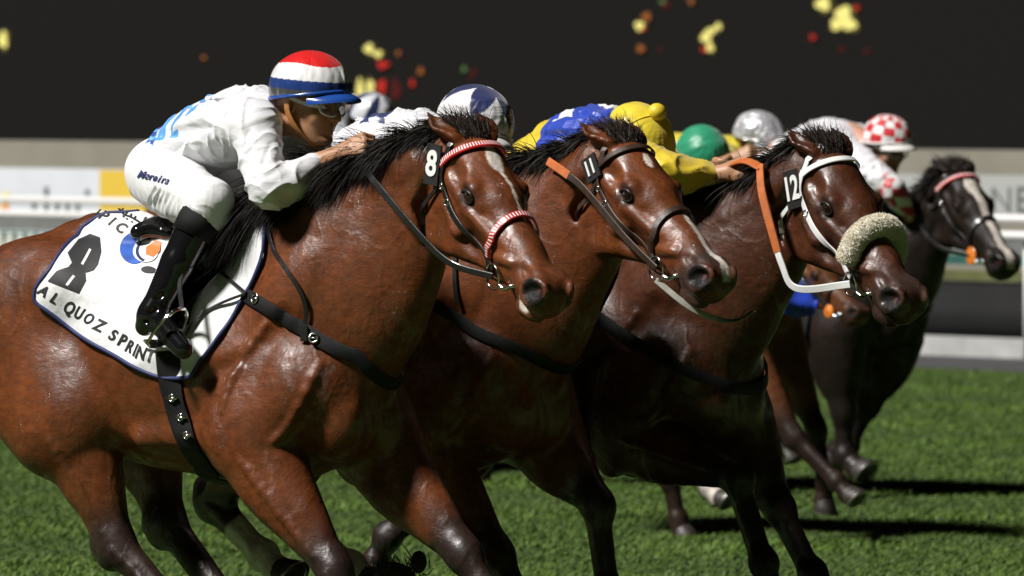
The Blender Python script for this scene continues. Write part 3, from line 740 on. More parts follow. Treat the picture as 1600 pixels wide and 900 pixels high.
def bridle(h, mat='leather', brow=None, nose=None, number=None, ring=.036, fleece_=False, orange_disc=False, cheeks=True, badge=(.028, -.088, -.080), bsz=(.062, .115), btilt=8.):
    H = h['H']; k = H.k; root = h['root']; c = np.array
    br = empty('bridle', (0, 0, 0)); br.parent = root; sub = h['S'].near(H.h((.3, 0, -.1)) - .55, H.h((.3, 0, -.1)) + .55)
    for s in (-1, 1):
        b = MB(); strap_on(h, b, [(.015, s * .03, .02), (.045, s * .072, -.03), (.085, s * .09, -.09), (.20, s * .085, -.125), (.31, s * .066, -.137), (.405, s * .058, -.145)], .020 * k, sub=sub)
        q = [(.045, s * .085, -.045), (.075, s * .085, -.11), (.062, s * .095, -.17), (.068, s * .08, -.23), (.08, s * .055, -.265), (.09, s * .03, -.285), (.092, 0, -.29)]
        b.build('cheekpiece', M[mat], br)
        b = MB(); strap_on(h, b, q, .014 * k, sub=sub); b.build('throat_strap', M[mat if mat != 'white_strap' else mat], br)
        for tpos in ((.10, s * .09, -.097), (.15, s * .09, -.115)):
            b = MB(); p, nn = sub.snap(H.h([tpos]), .011, 4); ax = H.d((1, 0, -.4)); up = np.cross(nn[0], unit(ax))
            b.ring(p[0], unit(ax), up, .010 * k, .0026 * k, 12); b.build('buckle', M['steel'], br)
        # bit ring and bit
        rc = H.h((.418, s * .060, -.160)); rp, nn = sub.snap([rc], .012, 5); rp = rp[0] + H.d((0, s * .004, 0)); 
        b = MB(); X1 = H.d((1, 0, 0)); Z1 = unit(H.d((0, s * .15, 1)))
        b.ring(rp, X1, Z1, ring * k, .0036 * k, 28); bo = b.build('bit_ring', M['steel'], br)
        b = MB(); b.tube(spline([rp + X1 * ring * k, rp + X1 * (ring + .025) * k + H.d((0, -s * .006, .004)) * k, H.h((.497, s * .050, -.136)), H.h((.52, 0, -.140))], 4), .0065 * k, 10); b.build('bit_bar', M['steel'], br)
        if orange_disc:
            b = MB(); b.sphere(rp + H.d((.0, s * .004, 0)), (.042 * k, .007, .042 * k), 20, Rm=H.R); b.build('bit_guard', M['orange'], br)
            b = MB(); b.sphere(rp + H.d((.0, s * .012, 0)), (.009 * k, .004, .009 * k), 10, Rm=H.R); b.build('rivet', M['steel'], br)
        h['ring', s] = rp
    b = MB(); bp = [(.045, -.092, -.075), (.062, -.090, -.035), (.085, -.066, .012), (.098, 0, .03), (.085, .066, .012), (.062, .090, -.035), (.045, .092, -.075)]
    if brow == 'candy': band(h, b, bp, .024 * k, sub, 'browband', br, 46)
    else:
        strap_on(h, b, bp, .020 * k, sub=sub); b.build('browband', M[brow or mat], br)
    b = MB(); np_ = [(.37, -.062, -.13), (.362, -.066, -.10), (.35, -.045, -.055), (.345, 0, -.035), (.35, .045, -.055), (.362, .066, -.10), (.37, .062, -.13)]
    if nose == 'candy': band(h, b, [(x - .0, y, z) for x, y, z in np_], .022 * k, sub, 'noseband', br, 40)
    elif nose: 
        strap_on(h, b, np_ + [(.385, .04, -.165), (.40, 0, -.18), (.385, -.04, -.165), (.37, -.062, -.13)], .020 * k, sub=sub); b.build('noseband', M[nose], br)
    if nose == 'candy':
        b = MB(); strap_on(h, b, [(.37, .062, -.13), (.385, .04, -.165), (.40, 0, -.18), (.385, -.04, -.165), (.37, -.062, -.13)], .018 * k, sub=sub); b.build('noseband', M['leather'], br)
    if number:
        p, nn = sub.snap(H.h([badge]), .012, 6); n0 = unit(.55 * nn[0] + .45 * H.d((0, -1, 0)))
        up = unit(np.cross(n0, np.cross(np.array([math.sin(R(btilt)), 0, math.cos(R(btilt))]), n0))); rt = np.cross(up, n0); Rm = np.stack([rt, up, n0], 1)
        b = MB(); w, hh = bsz; b.box(p[0] + n0 * .003, (w * k, hh * k, .006), Rm, 0)
        V, F = digit_mesh(number, hh * k * .86, .0012); V = V * (.95 if len(number) == 1 else .72, 1, 1); V = V + (0, 0, .0085); b.add(p[0] + V @ Rm.T, F, 1)
        b.build('number_badge', None, br, False, mats=[M['badge_black'], M['badge_white']])
    if fleece_:
        b = MB(); P = spline([(.385, -.078, -.112), (.368, -.066, -.072), (.356, -.038, -.040), (.352, 0, -.030), (.356, .038, -.040), (.368, .066, -.072), (.385, .078, -.112)], 10)
        P, N = sub.snap(H.h(P), .016 * k, 5); r = np.full(len(P), .032 * k); r[0] *= .5; r[-1] *= .5; r[1] *= .82; r[-2] *= .82; r[2] *= .94; r[-3] *= .94
        for _ in range(4): P[1:-1] = (P[:-2] + 2 * P[1:-1] + P[2:]) / 4
        b.tube(P, r, 22); fo = b.build('sheepskin_noseband', M['fleece'], br)
        rr = np.random.default_rng(5); n = 11000; V_ = np.concatenate(b.V); q = V_[:len(P) * 22].reshape(len(P), 22, 3); i = rr.integers(0, len(P) - 1, n); j = rr.integers(0, 22, n); f = rr.uniform(0, 1, (n, 1)); f2 = rr.uniform(0, 1, (n, 1))
        a_ = q[i, j] * (1 - f) + q[i + 1, j] * f; b_2 = q[i, (j + 1) % 22] * (1 - f) + q[i + 1, (j + 1) % 22] * f; root_ = a_ * (1 - f2) + b_2 * f2; ax_ = P[i] * (1 - f) + P[i + 1] * f
        strands('fleece_tufts', root_, (root_ - ax_) / np.linalg.norm(root_ - ax_, axis=1)[:, None], .009, fo, M['fleece_hair'], width=.0020, drop=.3, seed=8, jitter=.3)
    h['bridle'] = br; h['sub'] = sub
    return br
def band(h, b, pts, w, sub, name, br, n):
    """red and white striped band: slanted stripes as separate faces of two colours"""
    P = spline(np.asarray(pts, float), 10); P = h['H'].h(P); P, N = sub.snap(P, .010, 6)
    for _ in range(2): P[1:-1] = (P[:-2] + 2 * P[1:-1] + P[2:]) / 4
    l = np.r_[0, np.cumsum(np.linalg.norm(np.diff(P, axis=0), axis=1))]; u = np.linspace(0, l[-1], 2 * n + 1)
    P = np.stack([np.interp(u, l, P[:, i]) for i in range(3)], 1); N = np.stack([np.interp(u, l, N[:, i]) for i in range(3)], 1); N /= np.linalg.norm(N, axis=1)[:, None]
    b.ribbon(P, N, w, .006, 0)
    T = np.gradient(P, axis=0); S_ = np.cross(T, N); S_ /= np.linalg.norm(S_, axis=1)[:, None]; T /= np.linalg.norm(T, axis=1)[:, None]
    for i in range(0, 2 * n, 2):
        o = N[i] * .0042; a = S_[i] * w * .33
        b.add([P[i] - a + o, P[i] + a + o + T[i] * .002, P[i + 1] + a + o + T[i] * .002, P[i + 1] - a + o], [(0, 1, 2, 3)], 1)
    b.build(name, None, br, mats=[M['band_red'], M['band_white']])
M['fleece_hair'] = plain('cream wool tufts', (.90, .85, .72), .9)
M['band_red'] = plain('red patent band', (.55, .02, .02), .3, coat=.3); M['band_white'] = plain('white patent band', (.78, .74, .72), .3, coat=.3)
def rein(h, s, mid, hand, mats_, w=.018, split=.5, name='rein'):
    """rein from the bit ring through free points to the hand; mats_ = (near the bit, near the hand)"""
    P = spline(np.vstack([h['ring', s][None], mid, np.asarray(hand)[None]]), 8)
    sub = h['S'].near(P.min(0) - .05, P.max(0) + .05); D, g = sub.grad(P); P += g * np.clip(.012 - D, 0, .1)[:, None]
    for _ in range(3): P[1:-1] = (P[:-2] + 2 * P[1:-1] + P[2:]) / 4
    D, g = sub.grad(P); P += g * np.clip(.010 - D, 0, .1)[:, None]
    N = np.tile(np.array([.0, s * 1., .1]), (len(P), 1)) * .6 + g * .4
    k = int(len(P) * split); re = None
    if k > 1: b = MB(); b.ribbon(P[:k + 1], N[:k + 1], w, .005); re = b.build(name, M[mats_[0]], h['bridle'])
    if k < len(P) - 1: b = MB(); b.ribbon(P[k:], N[k:], w * 1.2, .007); b.build(name, M[mats_[1]], h['bridle'])
    return P
# ------------------------------------------------------------------ saddlecloth, saddle, printing
class Cloth:
    """white cloth over the back, described by lengthwise x and angle round the trunk's axis"""
    def __init__(s, h, edge_rear, edge_bottom, x_top, th=.012, edge_front=None):
        s.h = h; s.dz = h['dz']; s.zc = 1.14 + s.dz; s.th = th
        s.f = h['S'].near(np.array([-.9, -.4, .9]), np.array([.3, .4, 1.7]))
        s.er = s.curve(edge_rear); s.eb = s.curve(edge_bottom); s.x_top = x_top; s.ef = None if edge_front is None else s.curve(edge_front)
    def xphi(s, L): return np.stack([L[:, 0], np.arctan2(-L[:, 1], L[:, 2] - s.zc)], 1)
    def curve(s, pp):
        if isinstance(pp, np.ndarray): return pp
        L = s.h['fr'].cast(s.h['S'], pp, .012); ok = np.abs(s.h['S'].evc(L) - .012) < .006; print('cloth edge', ok); return s.xphi(L[ok])
    def fold(s, x, phi):
        return s.h.get('fold', 1.) * .0035 * np.sin(x * 21 + phi * 5 + 1.2 * np.sin(phi * 4)) * np.clip(phi, 0, 1) + .0025 * np.sin(x * 37 - phi * 11)
    def pos(s, x, phi, extra=0.):
        d = np.stack([np.zeros_like(phi), -np.sin(phi), np.cos(phi)], 1); o = np.stack([x, np.zeros_like(x), np.full_like(x, s.zc)], 1)
        t = np.full(len(x), .55)
        for _ in range(16):
            e = s.f.evc(o + d * t[:, None], far=.3) - s.th; t -= np.clip(e, -.1, .3) * .9
        return o + d * (t + s.fold(x, phi) + extra)[:, None]
    def grid(s, nu=90, nv=70):
        def rs(P, n):
            l = np.r_[0, np.cumsum(np.linalg.norm(np.diff(P, axis=0), axis=1))]; u = np.linspace(0, l[-1], n); return np.stack([np.interp(u, l, P[:, i]) for i in range(P.shape[1])], 1)
        xr, xf = s.x_top; left = rs(np.vstack([[xr, 0], spline(s.er, 5)]), nv); right = rs(np.vstack([[xf, 0], s.eb[-1:]]), nv)
        if s.ef is not None: right = rs(np.vstack([[xf, 0], spline(s.ef, 5), s.eb[-1:]]), nv)
        else: right[:, 0] += np.sin(np.linspace(0, math.pi, nv)) * .03
        bot = rs(spline(s.eb, 5), nu); top = np.stack([np.linspace(xr, xf, nu), np.zeros(nu)], 1)
        u = np.linspace(0, 1, nu)[:, None, None]; v = np.linspace(0, 1, nv)[None, :, None]
        G = (1 - u) * left[None] + u * right[None] + (1 - v) * top[:, None] + v * bot[:, None] - ((1 - u) * (1 - v) * top[0] + u * (1 - v) * top[-1] + (1 - u) * v * bot[0] + u * v * bot[-1])
        return G
    def build(s, edge='ink_blue', col=(.8, .8, .81), res=(90, 70)):
        G = s.grid(*res); nu, nv = G.shape[:2]; full = np.concatenate([G[:, ::-1] , G[:, 1:]], 1).copy(); full[:, :nv, 1] *= -1   # far side mirrored
        nw = full.shape[1]; V = s.pos(full[..., 0].ravel(), full[..., 1].ravel()); ph_ = full[..., 1].ravel(); Vi = V - .005 * np.stack([0 * ph_, -np.sin(ph_), np.cos(ph_)], 1)
        i = np.arange(nu - 1)[:, None] * nw; j = np.arange(nw - 1)[None]; a = (i + j).ravel()
        F = np.stack([a, a + 1, a + 1 + nw, a + nw], 1); n0 = len(V); Fi = F[:, ::-1] + n0
        per = list(range(nw)) + [k * nw + nw - 1 for k in range(1, nu)] + [(nu - 1) * nw + k for k in range(nw - 2, -1, -1)] + [k * nw for k in range(nu - 2, 0, -1)]
        per = np.array(per); q = np.roll(per, -1); Fs = np.stack([per, per + n0, q + n0, q], 1)
        C = np.tile(np.array(col), (2 * n0, 1))
        o = mk('saddlecloth', np.vstack([V, Vi]), np.concatenate([F, Fi, Fs]), M['saddlecloth'], s.h['root'], col=C); s.obj = o
        if edge:
            b = MB(); P = V[per]; P = np.vstack([P, P[:1]]); P = P[::2]
            for _ in range(1): P[1:-1] = (P[:-2] + 2 * P[1:-1] + P[2:]) / 4
            b.tube(P, .0065, 6); b.build('binding', M[edge], o)
        return o
    def onto(s, pp, extra=.002):
        L = s.h['fr'].cast(s.f, pp, s.th); q = s.xphi(L); return s.pos(q[:, 0], q[:, 1], extra)
    def poly(s, name, polys, mat, extra=.002, cuts=3):
        """filled outlines given in lines of sight, wrapped on the cloth"""
        import bmesh
        bm = bmesh.new()
        for pl in polys:
            vs = [bm.verts.new((x, y, 0)) for x, y in pl]; f = bm.faces.new(vs)
        bmesh.ops.triangulate(bm, faces=bm.faces[:])
        for _ in range(cuts): bmesh.ops.subdivide_edges(bm, edges=[e for e in bm.edges if e.calc_length() > 5], cuts=1); bmesh.ops.triangulate(bm, faces=bm.faces[:])
        bm.verts.ensure_lookup_table(); P = np.array([v.co[:2] for v in bm.verts]); F = [tuple(v.index for v in f.verts) for f in bm.faces]; bm.free()
        return mk(name, s.onto(P, extra), F, M[mat], s.obj, smooth=True)
def glyph(cx, cy, ch, size, ang, shear=0., sx=1.):
    V, F = digit_mesh(ch, size, 0., True); V = V[:, :2] * (sx, 1); a = R(ang)
    x, y = V[:, 0] + V[:, 1] * shear, -V[:, 1]; return np.stack([cx + x * math.cos(a) - y * math.sin(a), cy + x * math.sin(a) + y * math.cos(a)], 1), F
def patch(h, poly, off, th, mat, name, parent, cuts=4, field=None):
    import bmesh
    bm = bmesh.new(); bm.faces.new([bm.verts.new((x, y, 0)) for x, y in poly]); bmesh.ops.triangulate(bm, faces=bm.faces[:])
    for _ in range(cuts): bmesh.ops.subdivide_edges(bm, edges=[e for e in bm.edges if e.calc_length() > 8], cuts=1); bmesh.ops.triangulate(bm, faces=bm.faces[:])
    bmesh.ops.recalc_face_normals(bm, faces=bm.faces[:])
    P = np.array([v.co[:2] for v in bm.verts]); bm.verts.index_update(); F = [tuple(v.index for v in f.verts) for f in bm.faces]
    bd = [tuple(v.index for v in e.verts) for e in bm.edges if e.is_boundary]; bm.free()
    f = field or h['S']; A = h['fr'].cast(f, P, off); D, g = f.grad(A, .01); B = A - g * th; n = len(A)
    return mk(name, np.vstack([A, B]), F + [tuple(i + n for i in t[::-1]) for t in F] + [(a, b, b + n, a + n) for a, b in bd], M[mat], parent)
# ------------------------------------------------------------------ jockeys
def hand_prims(S, wr, c, d, w, out, k=.006):
    """a fist closed on the rein: c centre of the palm, d towards the knuckles, w from little finger to thumb, out = back of the hand"""
    d, out = unit(d), unit(out - unit(d) * (out @ unit(d))); w = unit(w - d * (w @ d) - out * (w @ out)); inn = -out
    S.cap(wr, c - d * .03, .026, .026, .015, w, 1.15)
    S.ell(c, (.046, .016, .040), np.stack([d, out, w], 1), .015)
    for i in range(4):
        o = .029 - i * .0195; l = (1., 1.08, 1., .82)[i]; kn = c + d * (.042 - .004 * abs(i - 1.3)) + w * o + out * .004; r = .0100 - .0008 * i
        p1 = kn + (inn * .030 + d * .014) * l; p2 = p1 + (inn * .010 - d * .024) * l; p3 = p2 + (-inn * .006 - d * .016) * l
        S.cap(c + w * o * .8, kn, r * 1.1, r * 1.12, .010); S.cap(kn, p1, r * 1.1, r, .004); S.cap(p1, p2, r, r * .95, .003); S.cap(p2, p3, r * .95, r * .8, .003)
    t0 = c - d * .028 + w * .024 + inn * .010; t1 = t0 + d * .032 + w * .018 + inn * .010; t2 = t1 + d * .030 + inn * .012 - w * .004
    S.cap(t0, t1, .014, .0115, .012); S.cap(t1, t2, .0115, .0095, .004)
def head_prims(S, O, Rm, neck):
    def c3(p): return O + Rm @ np.asarray(p, float)
    def cap(a, b, ra, rb, k=.01, sub=False): S.cap(c3(a), c3(b), ra, rb, k, sub=sub)
    def ell(c, r, k=.015, sub=False): S.ell(c3(c), r, Rm, k, sub)
    ell((-.005, 0, .025), (.098, .077, .092)); ell((.035, 0, -.045), (.058, .060, .085), .03)
    for s in (-1, 1):
        cap((-.012, s * .052, -.055), (.055, s * .020, -.112), .020, .016, .02); ell((.062, s * .040, -.040), (.022, .022, .024), .015)
        ell((.091, s * .032, -.004), (.014, .019, .014), .012, True); cap((.086, s * .012, .016), (.072, s * .050, .014), .009, .007, .01)
        cap((.088, 0, -.071), (.078, s * .022, -.075), .007, .004, .006); cap((.086, 0, -.085), (.077, s * .020, -.083), .008, .004, .006)
        cap((.098, 0, -.0785), (.082, s * .026, -.080), .0018, .0018, .003, True)
        ell((.105, s * .011, -.046), (.012, .009, .008), .006); ell((-.008, s * .078, -.012), (.018, .008, .030), .008); ell((.0, s * .086, -.010), (.010, .005, .018), .004, True)
    ell((.072, 0, -.112), (.020, .022, .016)); cap((.092, 0, .004), (.113, 0, -.042), .008, .011, .008)
    S.cap(c3((-.03, 0, -.06)), neck, .055, .062, .03)
def cap_mesh(O, Rm, colfn, mat, parent, name='riding_helmet', nu=168, nv=72, seams=6, lump=.0014):
    az = np.arange(nu) * 2 * math.pi / nu; T_, A = np.meshgrid(np.linspace(0, 1, nv), az, indexing='ij'); E = math.pi / 2 - T_ * (math.pi / 2 - .05 + .36 * ((1 - np.cos(A)) / 2) ** .8); cz = np.cos(E)
    rx = np.where(np.cos(A) > 0, .132, .136); d = np.stack([np.cos(A) * cz, np.sin(A) * cz, np.sin(E)], -1)
    rr = 1 + lump / .12 * (np.sin(A * 23 + np.sin(E * 9)) * .35 + .8 * np.sin(A * 9 + 3) * np.cos(E * 5)) * cz ** 2
    rr = rr - .010 * np.exp(-((np.mod(A * seams / (2 * math.pi) + .5, 1) - .5) / .035) ** 2) * (cz > .1) if seams else rr
    P = np.stack([d[..., 0] * rx, d[..., 1] * .112, np.where(d[..., 2] > 0, d[..., 2] * .118, d[..., 2] * .13)], -1) * rr[..., None]
    P[..., 2] += 0
    Q = P * .94; V = np.concatenate([P.reshape(-1, 3), Q[-1]]); C = np.concatenate([colfn(A, E).reshape(-1, 3), np.tile((.02, .02, .02), (nu, 1))])
    i = np.arange(nv - 1)[:, None] * nu; j = np.arange(nu)[None]; F = np.stack([(i + j).ravel(), (i + nu + j + 0 * i).ravel(), (i + nu + (j + 1) % nu).ravel(), (i + (j + 1) % nu).ravel()], 1)
    b0 = (nv - 1) * nu; j = np.arange(nu); F2 = np.stack([b0 + j, nv * nu + j, nv * nu + (j + 1) % nu, b0 + (j + 1) % nu], 1)
    W = O + (V + (.0, 0, .035)) @ Rm.T
    return mk(name, W, np.concatenate([F, F2]), mat, parent, col=C), (O + (P[-1] + (0, 0, .035)) @ Rm.T)
def const(c): return lambda A, E: np.tile(np.array(c, float), A.shape + (1,))
def cap_hero(A, E):
    C = np.zeros(A.shape + (3,)); w = R(2.5) * np.sin(A * 3)
    for lo, c in ((-2, (.012, .05, .22)), (R(-12), (.05, .05, .055)), (R(1), (.010, .035, .17)), (R(15), (.75, .74, .74)), (R(41), (.62, .012, .012))): C[E > lo + w * (abs(lo) > .5)] = c
    return C
def cap_star(A, E):
    th = math.pi / 2 - E; t = np.abs(np.mod(A * 5 / (2 * math.pi) + .25, 1) - .5) * 2; lim = R(82) * (1 - t) + R(27) * t
    C = np.zeros(A.shape + (3,)); C[:] = (.74, .74, .76); C[th < lim] = (.012, .02, .10); C[th < R(5)] = (.7, .7, .7); return C
def cap_check(A, E):
    k = (np.floor(A / (2 * math.pi) * 12) + np.floor((E + .1) / R(21))) % 2; C = np.zeros(A.shape + (3,)); C[:] = (.75, .75, .75); C[(k > 0) & (E > -.15)] = (.55, .015, .02); return C
def cap_stripe(A, E):
    C = np.zeros(A.shape + (3,)); C[:] = (.6, .62, .66); C[(np.mod(A * 5 / math.pi, 2) < .8)] = (.012, .018, .06); return C

def jockey_joints(fr):
    P = fr.P; J = {}
    px = dict(pelvis=(262, 268, 0), waist=(312, 222, 0), chest=(378, 197, 0), neck=(432, 178, 0), hipN=(258, 278, -.085), hipF=(275, 278, .085),
              kneeN=(325, 318, -.20), kneeF=(430, 318, .20), ankN=(238, 492, -.335), ankF=(400, 470, .335), toeN=(286, 545, -.335), toeF=(450, 530, .335),
              shN=(398, 196, -.15), shF=(450, 190, .15), elN=(420, 290, -.22), elF=(520, 285, .21), wrN=(497, 254, -.075), wrF=(535, 268, .085), haN=(553, 232, -.045), haF=(568, 250, .06), head=(484, 158, 0))
    return {k: P(v[0], v[1], v[2]) for k, v in px.items()}
BASE_J = None
def make_jockey(h, sp):
    """sp: label, shift (dx,dz) of the upper body, head px, face angles, colours"""
    fr, root_h = h['fr'], h['root']; J = {k: v.copy() for k, v in BASE_J.items()}
    dx, dz = sp.get('shift', (0, 0)); v = np.array([dx, 0, dz]); vz = np.array([0, 0, h['dz']])
    for k in J: J[k] += vz
    for k in ('pelvis', 'waist', 'hipN', 'hipF'): J[k] += v * .7
    for k in ('chest', 'neck', 'shN', 'shF', 'head', 'elN', 'elF'): J[k] += v
    for k in ('wrN', 'wrF', 'haN', 'haF'): J[k] += v * sp.get('hs', .5)
    for k, q in sp.get('px', {}).items(): J[k] = fr.P(*q)
    if 'head' in sp.get('px', {}): pass
    near = sp.get('near', False); hres = .0035 if near else .006
    seat = J['pelvis'] * (1, 0, 1) - (0, 0, .12); root = empty('person', tuple(fr.O + seat @ fr.M), -fr.th); tag(root, sp['label'], 'jockey', 'jockeys crouched on their horses')
    a = sp.get('face', (0, -12, 0)); ya, pi_, ro = map(R, a)      # yaw (+ towards the camera), pitch, roll
    X = np.array([math.cos(pi_) * math.cos(ya), -math.cos(pi_) * math.sin(ya), math.sin(pi_)]); Y = unit(np.cross((0, 0, 1), X)); Z = np.cross(X, Y)
    Y, Z = Y * math.cos(ro) + Z * math.sin(ro), -Y * math.sin(ro) + Z * math.cos(ro); Rh = np.stack([X, Y, Z], 1); O = J['head']
    def sub_(V): return V - seat
    class RootProxy: pass
    def build_sdf(S, hh, name, mat, col=None, parent=root, post=None):
        V, F = S.mesh(hh)
        if post is not None: V = post(V)
        C = None if col is None else col(V)
        return mk(name, sub_(V), F, mat, parent, col=C)
    # ---- body: one continuous figure
    S = SDF()
    S.tube([J['pelvis'], J['waist'], J['chest'] - (.01, 0, .01), J['neck'] - (.02, 0, .02)], [.09, .078, .082, .042], 1.25, .03)
    for s, n in ((-1, 'N'), (1, 'F')):
        S.cap(J['sh' + n], J['el' + n], .042, .036, .03); S.cap(J['el' + n], J['wr' + n], .038, .025, .012); S.cap(J['sh' + n], J['chest'] - (0, 0, .015), .04, .055, .03)
        S.cap(J['hip' + n], J['knee' + n], .075, .050, .03); S.cap(J['knee' + n], J['ank' + n], .048, .030, .02); S.cap(J['ank' + n], J['toe' + n], .028, .020, .015)
        c = J['ha' + n]; d = unit(c - J['wr' + n]); 
        hand_prims(S, J['wr' + n], c, d, np.array([0, -s * .35 if n == 'F' else .25, 1.]), np.array([.15, s * 1., .45]))
    head_prims(S, O, Rh, J['neck'])
    skin = M[sp.get('skin', 'skin_tan')]
    body = build_sdf(S, hres if near else .007, 'body', skin)
    hd = lambda p: sub_(O + Rh @ np.asarray(p, float))
    for s in (-1, 1):
        b = MB(); b.sphere(hd((.0795, s * .032, -.005)), .0125, 14); b.sphere(hd((.0905, s * .033, -.006)), .0045, 8, 1)
        b.build('eye', None, root, mats=[M['badge_white'], M['eye']])
    # ---- silks
    def crease(F_, amp, ks, gate=7.):
        def f(V):
            D, g = F_.grad(V, .004); o = np.zeros(len(V)); w = vnoise(V, 7, 21) * 1.6
            for i, k in enumerate(ks): o += (1 - np.abs(np.sin(V @ np.array(k) + w * (1 + .3 * i) + i))) ** 3 * smooth(vnoise(V, gate, 30 + i), -.15, .55)
            return V + g * ((o - .25) * amp)[:, None]
        return f
    S = SDF(); pf = sp.get('puff', 1.)
    S.tube([J['pelvis'] + (.03, 0, .02), J['waist'], J['chest'], J['neck'] - (.005, 0, .012)], [.100, .100 * pf, .115, .070], 1.34, .04)
    c_s = []
    for s, n in ((-1, 'N'), (1, 'F')):
        m_ = J['el' + n] * .55 + J['sh' + n] * .45
        S.cap(J['sh' + n], J['chest'], .072, .085, .05)
        S.tube([J['sh' + n], m_ + (.0, 0, -.01), J['el' + n] + (0, 0, -.008)], [.068, .066, .060], 1., .05, 4)
        e = J['el' + n] * .15 + J['wr' + n] * .85
        S.tube([J['el' + n] + (0, 0, -.008), (J['el' + n] + e) / 2 - (0, 0, .012), e, e + unit(J['wr' + n] - J['el' + n]) * .015], [.060, .052, .033, .030], 1., .012, 4)
        # folds of the sleeve
        ax = J['el' + n] - J['sh' + n]; r_ = np.random.default_rng(4)
        for i in range(9):
            t = r_.uniform(.1, .55); an = r_.uniform(0, 6.3); q = np.array([math.cos(an), math.sin(an) * .8, .2]); q = unit(q - unit(ax) * (q @ unit(ax)))
            q2 = unit(q + .6 * np.cross(unit(ax), q)); p0 = J['sh' + n] + ax * t + q * .070; p1 = J['sh' + n] + ax * (t + .25) + q2 * .066
            S.cap(p0, p1, .002, .003, .016, sub=True)
    for i in range(10):                                                     # folds from the armpit across the back
        r_ = np.random.default_rng(20 + i); t = r_.uniform(.1, .9); c0 = J['pelvis'] * (1 - t) + J['chest'] * t; an = r_.uniform(-.4, 2.0)
        q = unit([-.35, -math.cos(an), math.sin(an)]); q2 = unit([.1, -math.cos(an - .25), math.sin(an - .25)])
        S.cap(c0 + q * (.13, .16, .125), c0 + (.13, 0, .03) + q2 * (.13, .165, .12), .002, .003, .022, sub=True)
    fn = sp.get('silk', const((.8, .8, .82)))
    jk = build_sdf(S, hres + .0005, 'silk_jacket', M[sp.get('silkmat', 'silk')], lambda V: fn(V, J), post=crease(S, .0085, ((34, 6, 22), (12, 18, 40), (-26, 10, 30), (44, -20, 8))))
    # ---- breeches
    S = SDF()
    S.ell(J['pelvis'] + (.005, 0, 0), (.125, .15, .115), None, .04)
    for s, n in ((-1, 'N'), (1, 'F')):
        kn, hp, ak = J['knee' + n], J['hip' + n], J['ank' + n]
        S.tube([hp, (hp + kn) / 2 - (.0, 0, .01), kn], [.104, .090, .070], 1., .05, 4); S.cap(kn, kn * .74 + ak * .26, .070, .052, .02)
        S.cap(kn + (.02, 0, .01), kn + (.015, 0, -.03), .06, .05, .03)
        for i in range(7):
            t = .3 + i * .09; c0 = hp * (1 - t) + kn * t; S.cap(c0 + (-.07, s * .06, -.075), c0 + (.0, s * .095, -.01), .0025, .003, .016, sub=True)
    fb = sp.get('breech', const((.80, .80, .81)))
    SB = S
    bre = build_sdf(S, hres + .0005, 'riding_breeches', M['breeches'] if not callable(sp.get('breech')) else M['silk'], (lambda V: fb(V, J)) if callable(sp.get('breech')) else None, post=crease(S, .005, ((40, 8, -14), (22, 16, 36), (60, 0, 20))))
    # ---- boots
    for s, n in ((-1, 'N'), (1, 'F')):
        S = SDF(); kn, ak, to = J['knee' + n], J['ank' + n], J['toe' + n]; top = kn * .84 + ak * .16
        dn = unit(ak - kn); ftd = unit(to - ak); 
        S.cap(top, ak * .45 + top * .55, .062, .054, .01, f=.95); S.cap(ak * .45 + top * .55, ak, .054, .042, .01)
        S.cap(ak, to, .040, .032, .03, (0, 1, 0), .9); heel = ak - (.03, 0, .035); S.cap(ak, heel, .036, .030, .02)
        for i in range(7):
            t = .72 + i * .05; c0 = top * (1 - t) + ak * t; S.cap(c0 + (-.05, s * .01, .0), c0 + (.04, s * .045, -.02 + .01 * (i % 3)), .003, .004, .012, sub=True)
        bt = build_sdf(S, hres + .001, 'riding_boot', M['patent'])
        b = MB(); th_ = np.linspace(0, 2 * math.pi, 24); u1 = unit(np.cross(dn, (0, 1, 0))); u2 = np.cross(dn, u1)
        tp = top - dn * .045; b.tube([sub_(tp + dn * t_) for t_ in (0, .05, .095)], [.066, .066, .0645], 20); b.build('boot_top', M['black_webbing'], bt)
        # stirrup
        b = MB(); c0 = (ak + to) / 2 - (.0, 0, .0); dd = ftd; w_ = np.array([0, 1., 0]); upv = unit(np.cross(dd, w_)); upv = upv if upv[2] > 0 else -upv
        th_ = np.linspace(-.3, math.pi + .3, 20); P = c0 + .062 * np.cos(th_)[:, None] * w_ + upv * (.105 * np.sin(th_)[:, None] - .015)
        b.tube(sub_(P), .0055, 8); b.ribbon(sub_(np.array([c0 - w_ * .062 - upv * .043, c0 - upv * .047, c0 + w_ * .062 - upv * .043])), np.tile(upv, (3, 1)), .035, .01)
        b.build('stirrup', M['steel'], root)
        h.setdefault('stirrup', {})[n] = c0 + upv * .09
    # ---- helmet
    hm, rim = cap_mesh(sub_(O), Rh, sp['cap'], M[sp.get('capmat', 'silk')], root, seams=sp.get('seams', 6), lump=sp.get('lump', .0016))
    b = MB(); b.tube(np.vstack([rim[::3], rim[:1]]), .006, 8); b.build('helmet_rim', M[sp.get('rim', 'rim_white')], hm)
    # peak
    nA = 21; Vp = []; A = np.linspace(-1.05, 1.05, nA)
    for zt in (.0, -.006):
        for t in np.linspace(0, 1, 6):
            for a_ in A:
                ext = .052 * math.cos(a_ * 1.35) * t if abs(a_ * 1.35) < math.pi / 2 else 0
                Vp.append(((.126 + ext) * math.cos(a_), (.108 + ext * .6) * math.sin(a_), -.002 + zt - .016 * t * t - .026 * math.sin(a_) ** 2 + .038))
    Fp = [(l * nA * 6 + i * nA + j, l * nA * 6 + i * nA + j + 1, l * nA * 6 + (i + 1) * nA + j + 1, l * nA * 6 + (i + 1) * nA + j) for l in (0, 1) for i in range(5) for j in range(nA - 1)]
